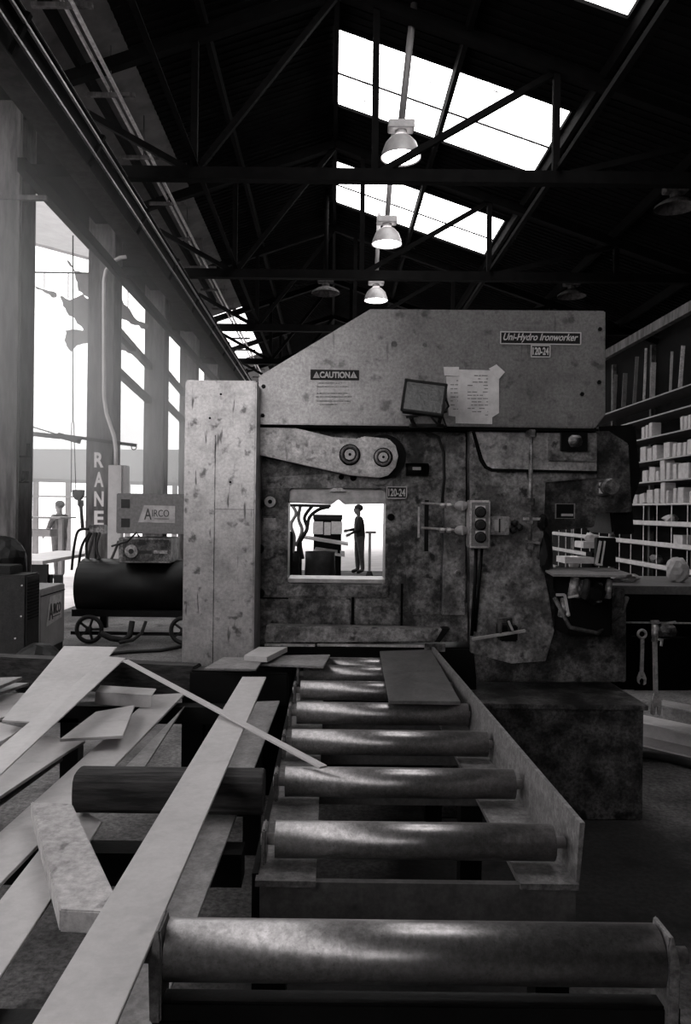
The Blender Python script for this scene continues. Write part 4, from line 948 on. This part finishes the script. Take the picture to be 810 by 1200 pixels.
for px, w_ in ((347, .42), (383, .62)):
    c = P(px, 0, 16.5).x; tag(MB().lathe([(0, 0), (w_*.5, 0), (w_*.52, .3), (w_*.5, .45), (w_*.5, .72), (w_*.47, .72), (w_*.47, .1), (0, .1)], (c if px > 350 else c, 16.5, 0)).build('steel_drum', 'cabinet_black'),
        'dark steel drum at the %s of the view through the opening' % ('left' if px < 350 else 'centre'), 'drum', 'far drums')
hb = empty('hose_boom', P(343, 672, 15.9), 'dark upright post with a boom carrying hoses, far left in the opening', 'boom')
MB().box((P(341, 0, 16.2).x-.05, 16.1, 0), (P(341, 0, 16.2).x+.05, 16.2, P(341, 590, 16.2).z)).build('post', 'wall_dark', hb)
MB().bar(P(336, 592, 15.9), P(388, 593, 15.9), .06, .06).build('boom_arm', 'rubber', hb)
for i, pts in enumerate(([(343, 593), (347, 602), (341, 615), (345, 630), (343, 648)], [(366, 593), (357, 606), (360, 620), (352, 634), (355, 655)], [(386, 594), (374, 597), (363, 606), (359, 622), (350, 640), (352, 660)], [(352, 593), (350, 608), (354, 622), (347, 640)])):
    tag(MB().tube(smooth([P(x, y, 15.9+.02*i) for x, y in pts]), .035).build('hose', ['sheet_grey', 'rubber', 'rubber', 'plate_shade'][i]), ['pale hose at the far left of the opening', 'black hose hanging left of the far cabinet', 'black hose arching towards the top of the far cabinet', 'grey hose hanging between the pale and the black one'][i], 'hose', 'hoses seen through the opening')
g = MB(); g.box((P(343, 0, 15.6).x-.25, 15.6, 0), (P(343, 0, 15.6).x+.12, 16, 1.15)); tag(g.build('far_machine', 'wall_dark', None, .02), 'dark machine block behind the hoses at the left of the opening', 'machine')
vs = empty('pipe_stand', (P(441, 0, 17.5).x, 17.5, 0), 'slim pipe stand right of the person seen through the opening', 'stand')
MB().cyl((P(441, 0, 17.5).x, 17.5, 0), (P(441, 0, 17.5).x, 17.5, 1.1), .03, n=8).build('post', 'sheet_grey', vs); MB().box((P(436, 0, 17.5).x, 17.4, 1.08), (P(448, 0, 17.5).x, 17.6, 1.13)).build('head', 'sheet_grey', vs)
MB().cyl((P(441, 0, 17.5).x, 17.5, 0), (P(441, 0, 17.5).x, 17.5, .25), .14, .05, n=12).build('base', 'rubber', vs)

# ============================================================ RIGHT: PARTS RACK
XR = 4.0
zr = lambda py: EYE-(py-597)*8.8/F
rack = empty('parts_rack', (XR+.2, 9.5, 0), 'tall dark parts rack along the right side with rows of pale bins', 'rack')
YA, YB = 8.0, 14.6
MB().box((XR-.02, YA, zr(352)-.06), (XR+.06, YB, zr(352)+.06)).build('top_rail', 'column_steel', rack)
for py in (444, 469, 496, 527, 555): MB().box((XR, YA, zr(py)-.012), (XR+.4, YB-1.6, zr(py)+.004)).build('shelf', 'plate_dark', rack)
for py in (584,): MB().box((XR, YA, zr(py)-.02), (XR+.4, YB-1.6, zr(py)+.0)).build('shelf', 'shelf_white', rack)
for py, e in ((610, 0), (637, 0), (666, 0)):
    MB().box((XR, YA, zr(py)-.035), (XR+.012, YB, zr(py)+.03)).build('shelf_lip', 'shelf_white', rack)
    MB().box((XR, YA, zr(py)-.035), (XR+.45, YB, zr(py)-.025)).build('shelf', 'plate_dark', rack)
MB().box((XR+.46, YA, 0), (XR+.48, YB, zr(352))).build('back_panel', 'wall_dark', rack)
Y = 8.1
while Y < YB:
    MB().cyl((XR+.02, Y, zr(584)), (XR+.02, Y, .4), .006, n=6).build('divider_rod', 'arm_steel', rack); Y += .42
for Y, m in ((8.3, 'tank'), (9.6, 'tank'), (10.9, 'tank'), (12.4, 'tank'), (14.4, 'tank')): MB().box((XR+.38, Y, 0), (XR+.44, Y+.06, zr(352))).build('upright', m, rack)
# long stock standing in the upper bay
r = random.Random(11); Y = 8.35; i = 0
places = ['nearest', 'second', 'third', 'fourth', 'fifth', 'sixth', 'seventh', 'eighth', 'ninth', 'tenth', 'eleventh', 'twelfth', 'thirteenth', 'fourteenth', 'fifteenth', 'sixteenth']
while Y < 14 and i < 15:
    top = zr(372)-r.uniform(0, .25)
    tag(MB().angle((XR+.03, Y, zr(444)+.005), (XR+.05, Y+r.uniform(-.03, .03), top), r.choice((.03, .045, .06)), .006).build('steel_bar', r.choice(('arm_steel', 'plate_dark', 'plate_shade'))), '%s upright bar in the top bay of the parts rack, counted from the right' % places[i], 'steel bar', 'bars standing in the top bay of the rack')
    Y += r.uniform(.26, .5); i += 1
# bins
rows = {496: ('top', [(749, 752.5, 16), (753.5, 756.5, 15), (757.5, 761, 19), (794, 797.5, 17), (798.5, 802, 16), (803, 806, 18), (807, 813, 20)]),
        527: ('second', [(748, 754, 17), (756, 761, 15), (762, 767, 17), (775, 782, 18), (785, 789, 15), (790, 795, 18), (797, 801, 17), (802, 811, 19)]),
        555: ('third', [(750, 757, 14), (758, 765, 17), (766, 770, 12), (772, 777, 25), (778, 783, 20), (786, 790, 18), (792, 805, 19)]),
        584: ('fourth', [(740, 745, 12), (747, 754, 13), (756, 763, 15), (765, 770, 17), (772, 777, 26), (778, 781, 16), (786, 790, 18), (792, 799, 19), (805, 812, 15)])}
ords = ['first', 'second', 'third', 'fourth', 'fifth', 'sixth', 'seventh', 'eighth', 'ninth']
for py, (nm, L_) in rows.items():
    for i, (x0, x1, h) in enumerate(L_):
        y1 = XR*F/(x0-VX); y0 = XR*F/(x1-VX); z = zr(py)+.003; hh = h*(y0+y1)/2/F; rr = random.Random(i+py)
        yc = (y0+y1)/2; t = rr.uniform(-.06, .06)
        g = MB(); g.box((0, -(y1-y0)*.46, 0), (rr.uniform(.09, .14), (y1-y0)*.46, hh*rr.uniform(.85, 1.05))); 
        g.bm.transform(Matrix.Translation((XR+.02, yc, z)) @ Matrix.Rotation(t, 4, 'Z') @ Matrix.Rotation(rr.choice((0, 0, 0, .10, -.10)), 4, 'X'))
        tag(g.build('parts_bin', 'card', None, .004), '%s pale bin from the left in the %s row of the parts rack' % (ords[i], nm), 'bin', 'pale bins in the rows of the rack')
for i, (x0, py, hh, lab) in enumerate(((776, 608, .10, 'small crumpled pale rag on the upper tray of the rack'), (792, 636, .12, 'small pale carton on the middle tray of the rack'), (760, 664, .12, 'dark crumpled part on the lower tray of the rack'), (785, 664, .12, 'pale crumpled paper on the lower tray of the rack'))):
    Y = XR*F/(x0-VX); g = MB()
    if i == 1: g.box((XR+.03, Y-.12, zr(py)+.0), (XR+.2, Y+.12, zr(py)+hh))
    else: g.blob((XR+.1, Y, zr(py)+hh*.45), (.08, .1, hh*.5), i, 2, .25)
    tag(g.build('loose_item', 'plate_dark' if i == 2 else 'card'), lab, 'loose item')
# near machine-side shelf (white lips left of the notcher)
ns = empty('small_parts_shelf', (2.3, 8.2, 0), 'low pale edged shelf seen just behind the right side of the machine', 'shelf')
for py, x0, x1 in ((637, 684, 702), (655, 662, 702)):
    a = P(x0, py-2, 8.2); b = P(x1, py+1, 8.2); MB().box((a.x, 8.2, b.z-.04), (b.x+.1, 8.5, a.z)).build('shelf_board', 'shelf_white', ns)
MB().box((P(664, 0, 8.3).x, 8.25, 0), (P(668, 0, 8.3).x, 8.45, P(0, 655, 8.2).z-.02)).build('leg', 'wall_dark', ns); MB().box((P(700, 0, 8.3).x, 8.25, 0), (P(704, 0, 8.3).x, 8.45, P(0, 637, 8.2).z-.02)).build('leg', 'wall_dark', ns)
tag(MB().blob(P(693, 630, 8.35), (.07, .06, .05), 3, 2, .25).build('loose_item', 'card'), 'small pale lump on top of the low pale shelf', 'loose item')
tag(MB().blob(P(672, 652, 8.3)+Vector((0, 0, -.06)), (.06, .05, .07), 4, 2, .25).build('loose_item', 'paper'), 'small crumpled paper on the low pale shelf', 'loose item')

# bench on the right
bn = empty('work_bench', (2.3, 5.0, 0), 'black steel work bench at the right edge with wrenches hanging from it', 'bench')
zb = P(780, 687, 4.75).z
MB().box((1.68, 4.75, zb-.05), (4.0-.3, 5.5, zb)).build('bench_top', 'plate_dark', bn, .003)
MB().box((1.69, 4.8, P(0, 722, 4.8).z), (3.65, 4.83, zb-.05)).build('apron', 'wall_dark', bn)
MB().box((1.9, 5.3, .42), (3.65, 5.45, zb-.05)).build('back_board', 'wall_dark', bn)
MB().box((1.75, 4.78, P(0, 721, 4.8).z), (3.65, 4.80, P(0, 719.5, 4.8).z)).build('edge_strip', 'arm_steel', bn)
for x, Y in ((1.76, 4.9), (1.76, 5.4), (3.55, 4.9), (3.55, 5.4)): MB().box((x-.03, Y-.03, 0), (x+.03, Y+.03, zb-.05)).build('leg', 'wall_dark', bn)
tag(MB().blob((P(806, 0, 5.0).x, 5.05, zb+.075), (.07, .07, .085), 8, 3, .07).build('paper_bag', 'card'), 'crumpled pale paper bag standing on the bench at the right edge', 'bag')
tag(MB().blob((P(740, 0, 5.0).x, 5.05, zb+.025), (.13, .1, .03), 9, 2, .3).build('rag', 'plate_shade'), 'crumpled grey rag lying on the bench beside the notcher', 'rag')
# wrenches
Yq = 4.70
w1 = empty('combination_wrench', P(752, 802, Yq), 'combination wrench hanging with its ring end up, left of the big spud wrench', 'wrench')
c1 = P(752.5, 743, Yq); MB().torus(c1, .024, .008, 'Y', 20, 6).build('ring_end', 'arm_steel', w1)
MB().bar(P(753, 748, Yq), P(752, 788, Yq), .02, .012).build('handle', 'arm_steel', w1)
MB().prism(XZ([(749.5, 787), (754.5, 787), (757.5, 795), (757, 801), (754, 803), (755, 797), (752, 794), (749, 797), (750, 802), (747, 799), (747, 794)], Yq), Yq-.008, Yq+.008).build('open_jaw', 'arm_steel', w1, .002)
w2 = empty('spud_wrench', P(768, 838, Yq), 'long heavy wrench hanging upright beside the combination wrench', 'wrench')
MB().bar(P(767.5, 750, Yq), P(768.5, 812, Yq), .024, .016).build('handle', 'arm_steel', w2)
MB().prism(XZ([(767, 810), (770, 810), (775, 822), (774, 838), (771, 838), (770.5, 828), (767.5, 828), (767, 838), (763, 837), (764, 822)], Yq), Yq-.012, Yq+.012).build('open_jaw', 'arm_steel', w2, .002)
MB().cyl(P(767.5, 732, Yq), P(767.5, 752, Yq), .018, n=12).build('socket_end', 'arm_steel', w2)
vc = empty('bench_vice_clamp', P(772, 735, Yq-.02), 'small clamp with handle fixed under the bench edge above the long wrench', 'clamp')
g = MB(); g.bar(P(763, 729, Yq), P(772, 729, Yq), .02); g.bar(P(775, 731, Yq), P(792, 729, Yq), .012); g.bar(P(772, 749, Yq), P(777, 750, Yq), .014); g.bar(P(776, 749, Yq), P(775, 757, Yq), .012); g.build('clamp_body', 'arm_steel', vc)
MB().blob(P(781, 740, Yq+.1), (.06, .04, .05), 4).build('clamp_jaw', 'paint_dark', vc)
for px, w in ((752, w1), (768, w2)):
    p = P(px, 730, Yq); 
tag(MB().bar((P(750, 0, Yq).x, Yq+.005, P(0, 738, Yq).z), (P(812, 0, Yq).x, Yq+.005, P(0, 738, Yq).z), .012).build('hanging_rail', 'wall_dark'), 'thin dark rail under the bench that the wrenches hang on', 'rail')
# channel offcuts and hose on floor
ch = MB()
q = [G(754, 845, .12), G(768, 838, .12), G(815, 872, .12), G(783, 862, .12)]
z1 = .13
c0, c1 = G(756, 850, z1), G(790, 868, z1)
def chan(p0, p1, w, h, t, name, lab, m):
    g = MB(); g.sweep([(-w/2, 0), (w/2, 0), (w/2, t), (-w/2+t, t), (-w/2+t, h-t), (w/2, h-t), (w/2, h), (-w/2, h)], p0, p1); return tag(g.build(name, m), lab, 'steel channel', 'channel offcuts on the floor')
chan((2.02, 5.75, 0), (2.62, 5.1, 0), .22, .16, .012, 'channel_offcut', 'pale steel channel offcut lying open side out on the floor at the right edge', 'plate_steel')
chan((2.45, 5.9, 0), (2.95, 5.35, 0), .18, .20, .012, 'channel_offcut', 'second channel offcut just behind the open one at the right edge', 'plate_shade')
tag(MB().tube([G(735, 884, .03), G(760, 885, .03), G(785, 889, .03), G(815, 897, .03), G(860, 915, .03)], .028).build('floor_hose', 'rubber'), 'black hose on the floor in front of the channel offcuts', 'hose')
tag(MB().bar(G(742, 803, .04), G(840, 803, .04), .06, .08).build('floor_rail', 'black_oil'), 'dark straight bar lying across the floor behind the wrenches', 'bar')
